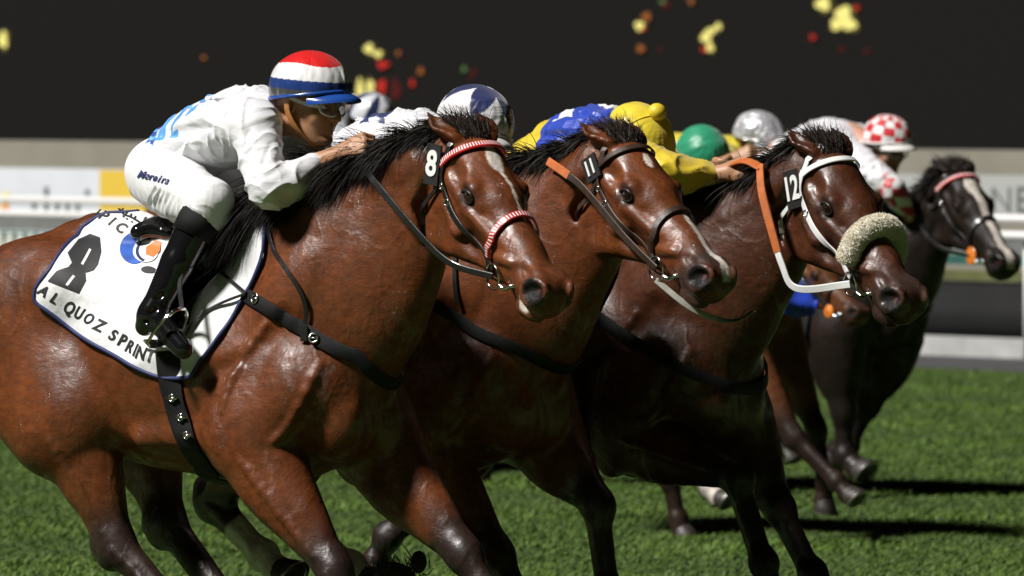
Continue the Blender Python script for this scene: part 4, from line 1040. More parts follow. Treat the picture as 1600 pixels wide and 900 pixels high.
    Fp += [(5 * nA + j, 5 * nA + j + 1, 11 * nA + j + 1, 11 * nA + j) for j in range(nA - 1)]
    b = MB(); b.add([hd(p) for p in Vp], Fp); b.build('peak', M[sp.get('peak', 'rim_white')], hm)
    if sp.get('pompom'):
        b = MB(); b.sphere(hd((.0, 0, .170)), (.030, .030, .026), 18, Rm=Rh); b.build('pompom', M[sp['pompom']], hm)
        b = MB(); al = np.linspace(-1.25, 1.35, 30); b.tube([hd((.0, .1125 * math.sin(t), .035 + .1195 * math.cos(t))) for t in al], .0022, 6); b.build('seam', M[sp['pompom']], hm)
    # goggles
    gm = sp.get('goggles', 'goggle_white')
    b = MB(); P = []
    for t in np.linspace(0, 2 * math.pi, 48, endpoint=False):
        yv = .062 * math.copysign(abs(math.cos(t)) ** .75, math.cos(t)); zv = -.010 + .027 * math.copysign(abs(math.sin(t)) ** .8, math.sin(t)) + (.010 * math.exp(-(yv / .012) ** 2) if math.sin(t) < 0 else 0)
        P.append((.112 - 5.5 * yv * yv, yv, zv))
    P = np.array(P); b.tube([hd(p) for p in np.vstack([P, P[:1]])], .0042, 8); gg = b.build('goggles', M[gm], root)
    b = MB(); n = len(P); rows = [P]; 
    for sc in (.66, .33, .0):
        q = P.copy(); q[:, 2] = -.008 + (q[:, 2] + .008) * sc; q[:, 1] *= (1 - .15 * (1 - sc)); q[:, 0] = .116 - 5.5 * q[:, 1] ** 2; rows.append(q)
    Vv = np.concatenate(rows); Fv = [(l * n + j, l * n + (j + 1) % n, (l + 1) * n + (j + 1) % n, (l + 1) * n + j) for l in range(3) for j in range(n)]
    b.add([hd(p) for p in Vv], Fv); b.build('lens', M[sp.get('lens', 'lens')], gg)
    b = MB()
    for s in (-1, 1):
        Q = spline([(.092, s * .064, -.008), (.05, s * .086, -.002), (.0, s * .096, .012), (-.06, s * .092, .02)], 6); N_ = np.array([(0.2, s * 1., 0)] * len(Q))
        b.ribbon([hd(p) for p in Q], N_ @ Rh.T, .012, .003)
    b.build('goggle_strap', M[gm], gg)
    # chin harness
    for s in (-1, 1):
        b = MB(); Q = spline([(-.01, s * .098, .01), (-.005, s * .094, -.035), (.02, s * .074, -.085), (.045, s * .03, -.128), (.05, 0, -.133)], 6)
        b.ribbon([hd(p) for p in Q], (np.stack([np.zeros(len(Q)), Q[:, 1], Q[:, 2]], 1)) @ Rh.T / .1, .020, .004); b.build('chin_strap', M[sp.get('chin', 'black_webbing')], hm)
    return dict(SB=SB, J=J, root=root, seat=seat, O=O, Rh=Rh, hm=hm, bre=bre, jk=jk)
M['rim_white'] = plain('white helmet rim', (.75, .73, .7), .4); M['rim_blue'] = plain('blue satin rim', (.015, .07, .32), .25, coat=.4)
M['yellow_plain'] = plain('yellow silk', (.72, .55, .03), .5, bmp=.4, bs=60); M['rim_green'] = plain('green silk rim', (.01, .22, .10), .5); M['rim_silver'] = plain('silver rim', (.6, .6, .62), .25, .8)

def saddle(h, j):
    """racing saddle: pad, seat, flaps, girth with buckles, stirrup leathers"""
    S = h['S']; dz = h['dz']; sd = SDF()
    sd.tube(np.array([(-.40, 0, 1.555 + dz), (-.30, 0, 1.54 + dz), (-.16, 0, 1.55 + dz), (-.02, 0, 1.62 + dz)]), [.038, .034, .036, .045], 2.2, .03)
    for s in (-1, 1): sd.cap((-.42, s * .09, 1.545 + dz), (-.38, s * .05, 1.57 + dz), .030, .028, .02)
    V, F = sd.mesh(.008); o = mk('saddle', V, F, M['patent'], h['root'])
    for s in (-1, 1):
        b = MB(); x = -.14; P = np.array([(x + .02, s * .12, 1.56), (x - .0, s * .30, 1.40), (x + .02, s * .33, 1.27)]) + (0, 0, dz)
        sub = S.near(P.min(0) - .1, P.max(0) + .1); P, N = sub.snap(spline(P, 6), .032, 6); w = np.interp(np.linspace(0, 1, len(P)), [0, .3, .7, 1], [.34, .22, .17, .12])
        b.ribbon(P, N, w, .006); b.build('flap', M['patent'], o)
        if j:
            n = 'N' if s < 0 else 'F'; e = h['stirrup'][n]; b = MB(); P = np.array([(x + .05, s * .17, 1.52 + dz), (e + (x + .05, s * .17, 1.52 + dz)) / 2 + (0, s * .05, 0), e])
            b.ribbon(spline(P, 5), np.tile((0, s * 1., .2), (11, 1)), .016, .004); b.build('stirrup_leather', M['leather'], o)
    b = MB(); P = [(-.05, -.24, 1.25), (-.02, -.28, 1.05), (0, -.24, .90), (.0, -.10, .81), (0, 0, .79), (0, .10, .81), (0, .24, .90), (-.02, .28, 1.05), (-.05, .24, 1.25)]
    P = np.array(P) + (0, 0, dz); strap_on(h, b, P, .085, .016, .006, False); g = b.build('girth', M['black_webbing'], h['root']); h['girth'] = g
    return o
# ------------------------------------------------------------------ the racecourse
# the running rail, boards and kerb follow one line that recedes to the left; (t, off): metres along it, metres behind it
Q0 = np.array([3.47, 60.4]); U = np.array([-.608, .794]); W = np.array([.794, .608])
def rl(t, off=0., z=0.): p = Q0 + U * t + W * off; return np.array([p[0], p[1], z])
# turf
m, nt, b_ = nmat('turf'); v = objvec(nt)
n1 = noise(nt, 1.1, 5, .6, v); n2 = noise(nt, 14, 4, .6, v); n3 = noise(nt, 120, 3, .6, v)
cr = nt.nodes.new('ShaderNodeValToRGB'); cr.color_ramp.elements[0].color = (.026, .056, .007, 1); cr.color_ramp.elements[1].color = (.060, .115, .016, 1)
ad = nt.nodes.new('ShaderNodeMath'); ad.operation = 'ADD'; link(nt, mrange(nt, n1, .3, .7, 0, .5), ad.inputs[0]); link(nt, mrange(nt, n2, .3, .7, 0, .5), ad.inputs[1]); link(nt, ad.outputs[0], cr.inputs[0])
link(nt, mulcol(nt, cr.outputs[0], mrange(nt, n3, .3, .7, .6, 1.4)), b_.inputs['Base Color']); b_.inputs['Roughness'].default_value = .9
link(nt, bump(nt, n2, .4, .03, bump(nt, n3, .6, .02)), b_.inputs['Normal'])
edge = [rl(-400, -1.57), rl(400, -1.57)]
g = mk('turf', [edge[0], edge[1], (edge[1][0] - 500, edge[1][1] - 700, 0), (edge[0][0] - 500, edge[0][1] - 700, 0)], [(0, 1, 2, 3)], m, smooth=False); tag(g, kind='structure')
m = plain('grey rubber path', (.05, .05, .052), .85, nz=.3, nscale=8, bmp=.5, bs=60)
g = mk('path', [rl(-400, -1.57, -.0), rl(-400, .35), rl(400, .35), rl(400, -1.57)], [(0, 1, 2, 3)], m, smooth=False); tag(g, kind='structure')
m = plain('dark ground', (.02, .022, .018), .9, nz=.4, nscale=3)
g = mk('ground', [rl(-500, .35, -.004), rl(-500, 600, -.004), rl(500, 600, -.004), rl(500, .35, -.004)], [(0, 1, 2, 3)], m, smooth=False); tag(g, kind='structure')
def wallbox(mb, t0, t1, off, th, z0, z1, m=None):
    V = [rl(t, off + o, z) for t in (t0, t1) for o in (0, th) for z in (z0, z1)]
    return mb.add(V, [(0, 1, 3, 2), (4, 6, 7, 5), (0, 4, 5, 1), (2, 3, 7, 6), (0, 2, 6, 4), (1, 5, 7, 3)], m)
b = MB(); wallbox(b, -20, 60, .30, .25, 0, .135); k = b.build('kerb', plain('white painted kerb', (.42, .42, .41), .7, nz=.15, nscale=6, bmp=.3), smooth=False); tag(k, kind='structure')
# grass blades where the camera is close enough to tell them
NB = 300000; D_ = rng.uniform(28, 64, NB); X_ = D_ * np.where(rng.uniform(0, 1, NB) < .6, rng.uniform(-.066, .066, NB), rng.uniform(-.16, .16, NB)); keep = ((X_ - Q0[0]) * W[0] + (D_ - Q0[1]) * W[1]) < -1.6; X_, D_ = X_[keep], D_[keep]; n = len(X_)
cl_ = np.sin(X_ * 3.1 + np.sin(D_ * 1.7) * 2) + np.sin(D_ * 2.3 + X_ * .9)
hgt = rng.uniform(.009, .022, n) * (1 + .15 * cl_); an = rng.uniform(0, math.pi, n); ln = rng.normal(0, .014, (n, 2)) + np.array([.012, -.004]); w = rng.uniform(.0025, .0045, n)
dx = np.stack([np.cos(an), np.sin(an), 0 * an], 1) * w[:, None] / 1; P0 = np.stack([X_, D_, 0 * X_], 1); T = P0 + np.column_stack([ln, hgt]); Mi = P0 + np.column_stack([ln * .35, hgt * .6])
V = np.stack([P0 - dx, P0 + dx, Mi + dx * .8, Mi - dx * .8, T], 1).reshape(-1, 3); i = np.arange(n) * 5
F = np.concatenate([np.stack([i, i + 1, i + 2, i + 3], 1), np.stack([i + 3, i + 2, i + 4, i + 4], 1)])
C = np.repeat(np.clip(np.array([.078, .140, .018]) * (1 + .14 * cl_[:, None] + rng.normal(0, .16, (n, 1))) + rng.uniform(0, .02, (n, 1)) * np.array([1, .7, .2]), .004, 1), 5, 0)
m, nt, b_ = nmat('grass blade'); link(nt, attr(nt), b_.inputs['Base Color']); b_.inputs['Roughness'].default_value = .6; b_.inputs['Specular IOR Level'].default_value = .3
Ft = [tuple(f) for f in F[:n]]; g = None
me_V = V; tri = np.stack([i + 3, i + 2, i + 4], 1); q1 = np.stack([i, i + 1, i + 2], 1); q2 = np.stack([i, i + 2, i + 3], 1)
g = mk('grass', V, np.concatenate([tri, q1, q2]), m, smooth=False, col=C); tag(g, 'short green racecourse turf under the galloping horses', 'grass', kind='stuff')
# running rail: two white tubes on posts
rail = empty('running_rail', tuple(rl(0))); tag(rail, 'white two-bar running rail along the far edge of the turf', 'rail')
wm = plain('white plastic rail', (.78, .78, .77), .35, nz=.05)
def rb(name, b, mat, par=rail): 
    for i in range(len(b.V)): b.V[i] = b.V[i] - rl(0)
    return b.build(name, mat, par)
for z in (1.02, .90): b = MB(); b.tube([rl(-14, 0, z), rl(10, 0, z), rl(45, 0, z)], .032, 12); rb('bar', b, wm)
for t in (-6.2, -.32, 5.5, 11.5, 17.5, 23.5): b = MB(); b.tube([rl(t, .06, 0), rl(t, .06, .9)], .024, 10); rb('post', b, wm)
# low black screen fence with coloured top strips
fence = empty('barrier_fence', tuple(rl(0, .6))); tag(fence, 'low black mesh barrier with olive and teal top strips behind the rail', 'fence')
def fb(name, z0, z1, col, off, t0=-16, t1=60):
    b = MB(); wallbox(b, t0, t1, off, .04, z0, z1); 
    for i in range(len(b.V)): b.V[i] = b.V[i] - rl(0, .6)
    return b.build(name, plain(name + ' paint', col, .7, nz=.2, nscale=4), fence, False)
fb('panel', 0, .54, (.012, .012, .013), .70); fb('olive_strip', .545, .62, (.10, .11, .035), .68); fb('teal_strip', .66, .73, (.015, .10, .085), .72); fb('grey_board', .74, .86, (.16, .165, .16), .74)
# boards
def board(name, label, t0, t1, off, z0, z1, col, group=None):
    e = empty(name, tuple(rl((t0 + t1) / 2, off))); tag(e, label, 'banner', group); o = rl((t0 + t1) / 2, off)
    b = MB(); wallbox(b, t0, t1, off, .05, z0, z1); b.V = [v_ - o for v_ in b.V]; b.build('panel', plain(name + ' face', col, .6, nz=.04, nscale=2), e, False)
    for t in np.linspace(t0 + .3, t1 - .3, max(2, int(abs(t1 - t0) / 2))):
        b = MB(); b.tube([rl(t, off + .1, 0) - o, rl(t, off + .1, z1 - .05) - o], .025, 8); b.build('post', plain('post paint', (.3, .3, .3), .6), e)
    return e, o
eR, oR = board('advertising_board', 'grey white board with faint grey capital letters at the right', -6, 5.5, .95, .98, 1.32, (.40, .41, .40))
def btext(e, o, txt, px_, py_, size, col, off, name='lettering', D=None):
    """flat letters on the board where the line of sight meets it"""
    d = ray(px_, py_); wv = np.array([W[0], W[1], 0]); p0 = rl(0, off - .006); t = ((p0 - CAMV) @ wv) / (d @ wv); p = CAMV + d * t
    V, F = digit_mesh(txt, size, 0., False); ax = -np.array([U[0], U[1], 0]); P = p + V[:, :1] * ax * 1.25 + V[:, 1:2] * np.array([0, 0, 1.]) + V[:, 2:] * -wv
    return mk(name, P - o, F, plain(name + ' paint', col, .6), e, False)
btext(eR, oR, 'C', 1437, 312, .30, (.22, .23, .23), .95); btext(eR, oR, 'N', 1564, 314, .27, (.16, .17, .17), .95); btext(eR, oR, 'E', 1597, 314, .27, (.12, .13, .12), .95)
eL, oL = board('advertising_banner', 'pale blue white banner with small dark marks and a flame emblem at the left', 8., 24., .95, .70, 1.27, (.66, .69, .74))
eY, oY = board('advertising_banner', 'yellow square banner beside the pale blue banner', 11.95, 12.62, .88, .86, 1.262, (.72, .50, .06))
def onboard(e, o, px0, py0, px1, py1, off, col, name):
    wv = np.array([W[0], W[1], 0]); p0 = rl(0, off - .008); V = []
    for x, y in ((px0, py0), (px1, py0), (px1, py1), (px0, py1)):
        d = ray(x, y); t = ((p0 - CAMV) @ wv) / (d @ wv); V.append(CAMV + d * t - o)
    V = np.array(V); V = np.vstack([V, V + wv * .004]); return mk(name, V, [(0, 1, 2, 3), (7, 6, 5, 4), (0, 4, 5, 1), (1, 5, 6, 2), (2, 6, 7, 3), (3, 7, 4, 0)], plain(name + ' print', col, .6), e, False)
for x, y0, y1 in ((50, 316, 326), (69, 292, 306), (69, 318, 332), (86, 318, 332), (102, 318, 332), (118, 318, 332), (133, 296, 304)): onboard(eL, oL, x, y0, x + 6, y1, .95, (.10, .12, .10), 'printed_mark')
for x, y0, y1, c in ((4, 300, 318, (.8, .7, .15)), (2, 318, 334, (.8, .35, .06)), (3, 338, 346, (.6, .08, .05))): onboard(eL, oL, x, y0, x + 10, y1, .95, c, 'flame_emblem')
# picket-like low hedge line and beige wall behind
fl = empty('picket_fence', tuple(rl(12, .6))); tag(fl, 'low white picket fence under the pale banner at the left', 'fence'); o = rl(12, .6)
for i in range(56): 
    t = 7 + i * .16; b = MB(); wallbox(b, t, t + .085, .62, .02, .56, .72); b.V = [v_ - o for v_ in b.V]; b.build('picket', plain('picket', (.62, .64, .58), .6) if i == 0 else bpy.data.materials['picket'], fl, False)
b = MB(); wallbox(b, 6.9, 16.2, .645, .02, .60, .64); b.V = [v_ - o for v_ in b.V]; b.build('cross_bar', bpy.data.materials['picket'], fl, False)
b = MB(); wallbox(b, -30, 80, 6., .4, 0, 1.44); k = b.build('wall', plain('beige concrete wall', (.25, .235, .19), .8, nz=.12, nscale=1.5), smooth=False); tag(k, 'long low beige wall between the banners and the dark screen', 'wall')
# giant video screen, mostly dark, with a few lit areas
scr = empty('video_screen', (0, 96, 0)); tag(scr, 'giant dark video screen with a few out of focus lit areas', 'screen')
b = MB(); b.box((0, .3, 8.), (44, .5, 13.8)); b.build('panel', plain('dark screen face', (.0135, .0128, .0110), .8, spec=.3, nz=.12, nscale=60), scr, False)
b = MB(); b.box((0, .5, .55), (44, .6, 1.1)); b.build('base', plain('grey screen base', (.06, .06, .055), .8), scr, False)
def emis(name, col, s):
    m = bpy.data.materials.get(name)
    if m: return m
    m, nt, b_ = nmat(name); b_.inputs['Base Color'].default_value = (0, 0, 0, 1); b_.inputs['Emission Color'].default_value = (*col, 1); b_.inputs['Emission Strength'].default_value = s; return m
EM = dict(y=emis('lit yellow pixels', (.85, .75, .22), 1.1), r=emis('lit red pixels', (.6, .03, .02), .8), o=emis('lit orange pixels', (.5, .16, .04), .6), g=emis('lit green pixels', (.2, .4, .12), .5), h=emis('olive halo glow', (.16, .13, .03), .6), d=emis('lit dim red pixels', (.12, .012, .01), .6))
blobs = [('y', 4, 62, 8, 15), ('y', 576, 76, 8, 9), ('y', 590, 84, 8, 6), ('r', 598, 101, 11, 7), ('o', 622, 83, 4, 5), ('o', 657, 111, 5, 7), ('y', 562, 138, 6, 17), ('y', 578, 138, 6, 17), ('r', 596, 135, 8, 13), ('d', 618, 140, 9, 20), ('r', 644, 130, 4, 7), ('d', 740, 112, 5, 6), ('g', 725, 108, 4, 5), ('d', 735, 120, 4, 4),
         ('o', 318, 90, 4, 4), ('o', 1010, 26, 8, 8), ('y', 999, 40, 8, 8), ('r', 1005, 45, 4, 4), ('o', 1001, 76, 7, 7), ('g', 1035, 2, 5, 4), ('d', 1040, 8, 8, 6), ('d', 1032, 78, 4, 4), ('o', 1080, 2, 5, 6),
         ('y', 1122, 41, 6, 6), ('y', 1112, 48, 8, 6), ('y', 1103, 58, 9, 10), ('y', 1109, 74, 7, 8), ('r', 1100, 77, 5, 5), ('y', 1286, 6, 13, 12), ('y', 1318, 22, 14, 15), ('y', 1308, 38, 12, 10), ('y', 1328, 38, 12, 11), ('r', 1338, 12, 5, 5), ('r', 1270, 58, 5, 5), ('d', 1315, 77, 5, 5), ('d', 1355, 80, 5, 5)]
for c, x, y, rx, ry in [('h' if q[0] == 'y' else 'd', q[1] + 1.5, q[2] + 1, q[3] * 1.35, q[4] * 1.3) for q in blobs if q[0] == 'y'] + blobs:  # dim olive discs added behind the yellow areas to paint a soft halo
    d = ray(x, y); p = CAMV + d * (95.985 / d[1]); k_ = p[1] / FPX; th = np.linspace(0, 2 * math.pi, 14, endpoint=False); jit = 1 + .2 * np.sin(th * 3 + x)
    V = np.column_stack([p[0] + rx * k_ * .85 * np.cos(th) * jit, np.full(14, (96.046 if c in 'hd' else 96.040) - .0002 * (x % 17)), p[2] + ry * k_ * .85 * np.sin(th) * jit]) - (0, 96, 0)
    V = np.vstack([V, V + (0, .006, 0)]); b = MB(); b.add(V, [tuple(range(14)), tuple(range(27, 13, -1))] + [(i, (i + 1) % 14, 14 + (i + 1) % 14, 14 + i) for i in range(14)]); b.build('lit_area_or_halo', EM[c], scr, False)
def blaze8(hv):
    y = hv[:, 1] - .004; x = hv[:, 0]; f = (hv[:, 2] > -.07)
    w1 = smooth(-np.sqrt(((x - .145) / .050) ** 2 + ((y - .000) / .024) ** 2) + vnoise(hv, 60, 5) * .08, -1.05, -.9)
    w2 = (x > .17) & (x < .37); w2 = w2 * smooth(-np.abs(y - (x - .15) * .03) / (.0062 - (x - .17) * .012) + vnoise(hv, 70, 6) * .2, -1.2, -.8)
    return np.maximum(w1, w2) * f
def snip(hv):
    return smooth(-np.linalg.norm((hv - (.625, .02, -.10)) * (1, .8, .8), axis=1), -.036, -.028)
def chinw(hv): return smooth(-np.linalg.norm(hv - (.555, -.035, -.148), axis=1) + vnoise(hv, 90, 7) * .004, -.032, -.022) * .9
H8 = make_horse(dict(at=(410, 25.2, 40), bw=.94, col='bay', h=.0065, lw=1.32, label='bright wet bay racehorse with number 8 on its white saddlecloth and a red striped browband',
    poll=(732, 207), nose=(868, 464), yaw=16, ears=(.0, .0), mouth=.012, muz=.3,
    crest=[(660, 212), (590, 238), (510, 265), (445, 295)], under=[(652, 420), (632, 500), (612, 560)],
    fn=[(390, 690), (520, 885), (585, 1020), (625, 1090)], ff=[(585, 700), (722, 862), (800, 985), (850, 1050)],
    hn=[(112, 650), (182, 848), (300, 985), (345, 1060)], hf=[(215, 640), (262, 815), (370, 960), (415, 1040)],
    marks=[blaze8, chinw]))
bridle(H8, 'leather', 'candy', 'candy', '8')
add_hair(H8, n=16000, length=.135, width=.0026); add_tail(H8)
H8['fold'] = 1.8
# saddlecloth of the leading horse with its printing
cl = Cloth(H8, [(128, 352), (100, 388), (78, 420), (57, 448), (55, 474)], [(55, 474), (85, 494), (130, 528), (190, 562), (248, 590), (300, 590)], (-.50, .10), edge_front=[(412, 400), (388, 450), (345, 520)])
cl.build()
def cpx(pts): return [(x / 2.812, y / 2.812 + 280) for x, y in pts]
num = cl.poly('number', [cpx([(395, 243), (440, 262), (445, 320), (430, 375), (410, 398), (372, 405), (375, 440), (345, 502), (290, 480), (208, 448), (250, 405), (300, 385), (315, 365), (298, 325), (345, 265)])], 'ink', .0025)
cl.poly('number_opening', [cpx([(393, 305), (402, 311), (364, 374), (354, 368)]), cpx([(320, 420), (330, 426), (299, 470), (288, 465)])], 'badge_white', .004, 1)
bl = MB()
for ch, cx, cy, sz, an in (('A', 68, 456, 24, 28), ('L', 84, 466, 24, 28), ('Q', 107, 481, 27, 27), ('U', 123, 490, 26, 27), ('O', 140, 500, 24, 27), ('Z', 157, 511, 26, 25), ('S', 176, 524, 24, 25),
                           ('P', 189, 532, 27, 22), ('R', 202, 542, 27, 20), ('I', 213, 548, 27, 16), ('N', 223, 553, 27, 15), ('T', 237, 557, 27, 12)):
    P, F = glyph(cx, cy, ch, sz, an, .15, .8); bl.add(cl.onto(P, .0025), F)
for ch, cx, cy in (('I', 149, 329), ('P', 160, 333), ('I', 173, 341), ('C', 187, 349)):
    P, F = glyph(cx + 2, cy + 7, ch, 23, 30, .25, .9); bl.add(cl.onto(P, .0025), F)
bl.build('lettering', M['ink'], cl.obj)
bl = MB()
def stroke(pts, w):
    P = spline(np.array(pts, float), 4); L = cl.onto(P, .003); N = L - np.array((0, 0, cl.zc)); N[:, 0] = 0; bl.ribbon(L, N / np.linalg.norm(N, axis=1)[:, None], w, .002)
a0, a1 = np.array((186, 327)), np.array((222, 351)); ud = np.array((4, -7))
stroke([a0, a0 * .75 + a1 * .25 + (-1, 2), (a0 + a1) / 2, a1], .008)
for t in (.12, .3, .48, .66): stroke([a0 * (1 - t) + a1 * t, a0 * (1 - t) + a1 * t + ud * .55], .006)
stroke([a1 + (2, -2), a1 + (6, -9)], .008)
for t in (.25, .4, .62): stroke([a0 * (1 - t) + a1 * t + (-3, 4.5), a0 * (1 - t) + a1 * t + (-1, 6)], .006)
bl.build('arabic_lettering', M['ink'], cl.obj)
circ = lambda cx, cy, rx, ry, n=28, a0=0, a1=360: [(cx + rx * math.cos(R(a)), cy + ry * math.sin(R(a))) for a in np.linspace(a0, a1, n, endpoint=(a1 - a0) < 360)]
cl.poly('emblem_disc', [circ(212, 388, 25, 26)], 'print_blue', .0025, 2)
cl.poly('emblem_ring', [circ(228, 394, 20, 19)], 'badge_white', .0040, 2)
bl = MB(); P = np.array(circ(232, 395, 17, 17, 20, 110, 285)); L = cl.onto(P, .0055); N = L * (0, 1, 1) - np.array((0, 0, cl.zc)); bl.ribbon(L, N / np.linalg.norm(N, axis=1)[:, None], .009, .002); bl.build('emblem_arc', M['ink_blue'], cl.obj)
cl.poly('emblem_flame', [[(229, 402), (229, 390), (236, 385), (243, 378), (252, 380), (250, 395), (240, 405)]], 'print_orange', .0055, 2)
cl.poly('emblem_ellipse', [circ(233, 423, 12, 5)], 'ink', .0025, 2)  # dark ellipse printed below the emblem


BASE_J = jockey_joints(H8['fr'])
def silk_hero(V, J):
    C = np.tile((.80, .80, .83), (len(V), 1))
    t = (V[:, 0] - J['pelvis'][0]); stripe = (V[:, 1] > -.125) & (V[:, 1] < .03) & (np.sin(V[:, 0] * 95) > -.2) & (V[:, 2] > J['waist'][2] - .02) & (V[:, 0] < J['chest'][0] - .04)
    C[stripe] = (.10, .35, .72); belt = (np.abs(t - .075 + (V[:, 2] - J['pelvis'][2]) * .45) < .022) & (V[:, 0] < J['waist'][0] + .03); C[belt] = (.015, .07, .32)
    dots = belt & (np.sin(V[:, 2] * 160 + V[:, 1] * 90) > .3); C[dots] = (.15, .42, .8); return C
J8 = make_jockey(H8, dict(near=True, label='jockey in white silks and red, white and blue cap on the nearest horse', cap=cap_hero, capmat='satin', rim='rim_blue', peak='rim_blue', silk=silk_hero, face=(-2, -5, 0), chin='tan_leather'))
saddle(H8, J8); bpy.data.objects.remove(H8['girth'])
b = MB(); px_strap(H8, b, [(262, 548), (267, 600), (279, 650), (300, 705), (334, 748)], .078, .008, .006, 6, extra=np.array([(.05, .0, .80), (.03, .14, .84), (.0, .27, .98), (-.04, .28, 1.2)])); H8['girth'] = b.build('girth', M['black_webbing'], H8['root'])
# name on the breeches
bl = MB()
for i, ch in enumerate('Moreira'):
    P, F = glyph(221 + i * 6.3 + (3 if i else 0), 273 + i * 1.6, ch, 17, 12, .35, .8); L = H8['fr'].cast(J8['SB'], P, .0025); bl.add(L - J8['seat'], F)
bl.build('name_lettering', M['ink_blue'], J8['bre'])

def const2(c): return lambda V, J: np.tile(np.array(c, float), (len(V), 1))
def silk_stripe(V, J):
    C = np.tile((.62, .64, .70), (len(V), 1)); C[np.sin(V[:, 0] * 55 + V[:, 2] * 35) > .25] = (.012, .02, .07); return C
# ------------------------------------------------------------------ the other horses
GEN_REAR = np.array([(-.46, .25), (-.47, .6), (-.50, 1.0)]); GEN_BOT = np.array([(-.50, 1.02), (-.30, 1.25), (-.10, 1.42), (.02, 1.45)])
def blaze11(hv):
    x, y = hv[:, 0], hv[:, 1]; f = hv[:, 2] > -.08
    a = smooth(-np.sqrt(((x - .15) / .028) ** 2 + (y / .012) ** 2) + vnoise(hv, 60, 5) * .1, -1.1, -.9)
    b = (x > .36) * smooth(-np.abs(y - .012) / .011 + vnoise(hv, 50, 2) * .2, -1.2, -.8)
    return np.maximum(a, b) * f
def blaze_dark(hv):
    x, y = hv[:, 0], hv[:, 1]; f = hv[:, 2] > -.09
    a = smooth(-np.sqrt(((x - .15) / .055) ** 2 + (y / .035) ** 2) + vnoise(hv, 60, 5) * .1, -1.1, -.9); b = (x > .15) * smooth(-np.abs(y) / .019 + vnoise(hv, 50, 2) * .2, -1.2, -.8)
    return np.maximum(a, b) * f
H11 = make_horse(dict(at=(680, 25.88, 40), col='bay', h=.0075, lw=1.25, label='bay racehorse with number 11 badge and brown bridle, second from the camera', wet=True,
    poll=(968, 216), nose=(1126, 440), yaw=12, crest=[(905, 232), (840, 252), (775, 275), (715, 310)], under=[(930, 445), (892, 510), (868, 575)], mouth=.012, muz=1.,
    fn=[(655, 690), (775, 862), (842, 990), (880, 1060)], ff=[(838, 675), (932, 785), (952, 925), (945, 985)],
    hn=[(400, 650), (335, 785), (412, 868), (450, 908)], hf=[(490, 640), (440, 790), (548, 885), (585, 920)], socks=dict(hn=.35, hf=.75), marks=[blaze11]))
H12 = make_horse(dict(at=(985, 26.45, 40), col='liver', h=.0075, lw=1.2, label='dark bay racehorse with white bridle, number 12 badge and cream sheepskin noseband', wet=True,
    poll=(1290, 230), nose=(1424, 476), yaw=16, crest=[(1218, 262), (1145, 285), (1075, 305), (1025, 328)], under=[(1205, 475), (1165, 545), (1140, 600)], mouth=.010, muz=.8,
    fn=[(975, 680), (1150, 742), (1194, 880), (1204, 945)], ff=[(1150, 690), (1216, 790), (1270, 895), (1312, 955)],
    hn=[(700, 650), (650, 790), (738, 880), (775, 925)], hf=[(762, 640), (700, 770), (605, 840), (575, 900)]))
HB = make_horse(dict(at=(1085, 37.0, 40), col='brown', h=.011, label='bay racehorse half hidden behind number 12, one dark foreleg stretched out, orange bit guard', wet=False,
    poll=(1262, 392), nose=(1348, 492), yaw=10, crest=[(1215, 372), (1180, 335), (1150, 300)], under=[(1235, 480), (1215, 500), (1205, 520)],
    fn=[(1150, 525), (1240, 682), (1308, 752), (1334, 784)], ff=[(1212, 530), (1275, 668), (1290, 755), (1285, 795)],
    hn=[(935, 610), (1046, 735), (1060, 812), (1066, 833)], hf=[(985, 600), (1062, 700), (1108, 765), (1130, 785)], socks=dict(hf=.7)))
HD = make_horse(dict(at=(1315, 40.5, 40), col='dark', h=.010, dz=-.13, lw=1.55, label='dark brown racehorse with a white blaze at the far right', wet=False,
    poll=(1495, 264), nose=(1577, 416), yaw=22, crest=[(1462, 300), (1430, 330), (1395, 345)], under=[(1468, 400), (1440, 455), (1420, 505)], muz=.5,
    fn=[(1305, 540), (1318, 640), (1320, 712), (1352, 746)], ff=[(1392, 540), (1358, 628), (1325, 695), (1300, 712)],
    hn=[(1140, 500), (1100, 600), (1165, 700), (1215, 736)], hf=[(1200, 495), (1150, 600), (1100, 680), (1070, 720)], marks=[blaze_dark]))
HG = make_horse(dict(at=(1110, 41., 40), col='liver', h=.013, label='dark racehorse hidden behind number 12, one hind leg showing below its belly', wet=False,
    poll=(1235, 335), nose=(1308, 430), crest=[(1170, 320), (1110, 300), (1070, 285)], under=[(1180, 400), (1160, 440), (1140, 470)],
    fn=[(1010, 490), (1080, 600), (1120, 690), (1140, 735)], ff=[(1100, 490), (1180, 590), (1215, 680), (1235, 725)],
    hn=[(850, 520), (780, 620), (756, 735), (757, 783)], hf=[(890, 515), (860, 640), (900, 720), (925, 760)]))
HS = make_horse(dict(at=(525, 43., 40), col='brown', h=.013, label='bay racehorse at the back, hidden behind the nearest horse', wet=False,
    poll=(705, 265), nose=(775, 350), crest=[(660, 255), (620, 250), (575, 255)], under=[(660, 340), (645, 380), (635, 420)],
    fn=[(505, 470), (570, 580), (610, 660), (630, 700)], ff=[(590, 470), (650, 570), (690, 640), (710, 680)],
    hn=[(360, 480), (330, 590), (400, 660), (425, 700)], hf=[(420, 480), (380, 600), (440, 690), (465, 725)]))
M['hood_blue'] = plain('royal blue hood cloth', (.012, .045, .42), .6, bmp=.4, bs=60)
patch(HB, [(1203, 432), (1235, 424), (1262, 436), (1280, 462), (1272, 492), (1240, 498), (1210, 482)], .008, .004, 'hood_blue', 'face_hood', HB['root'], 3)
bridle(H11, 'brownleather', 'brownleather', 'brownleather', '11', badge=(.038, -.086, -.070), bsz=(.062, .075), btilt=-28)
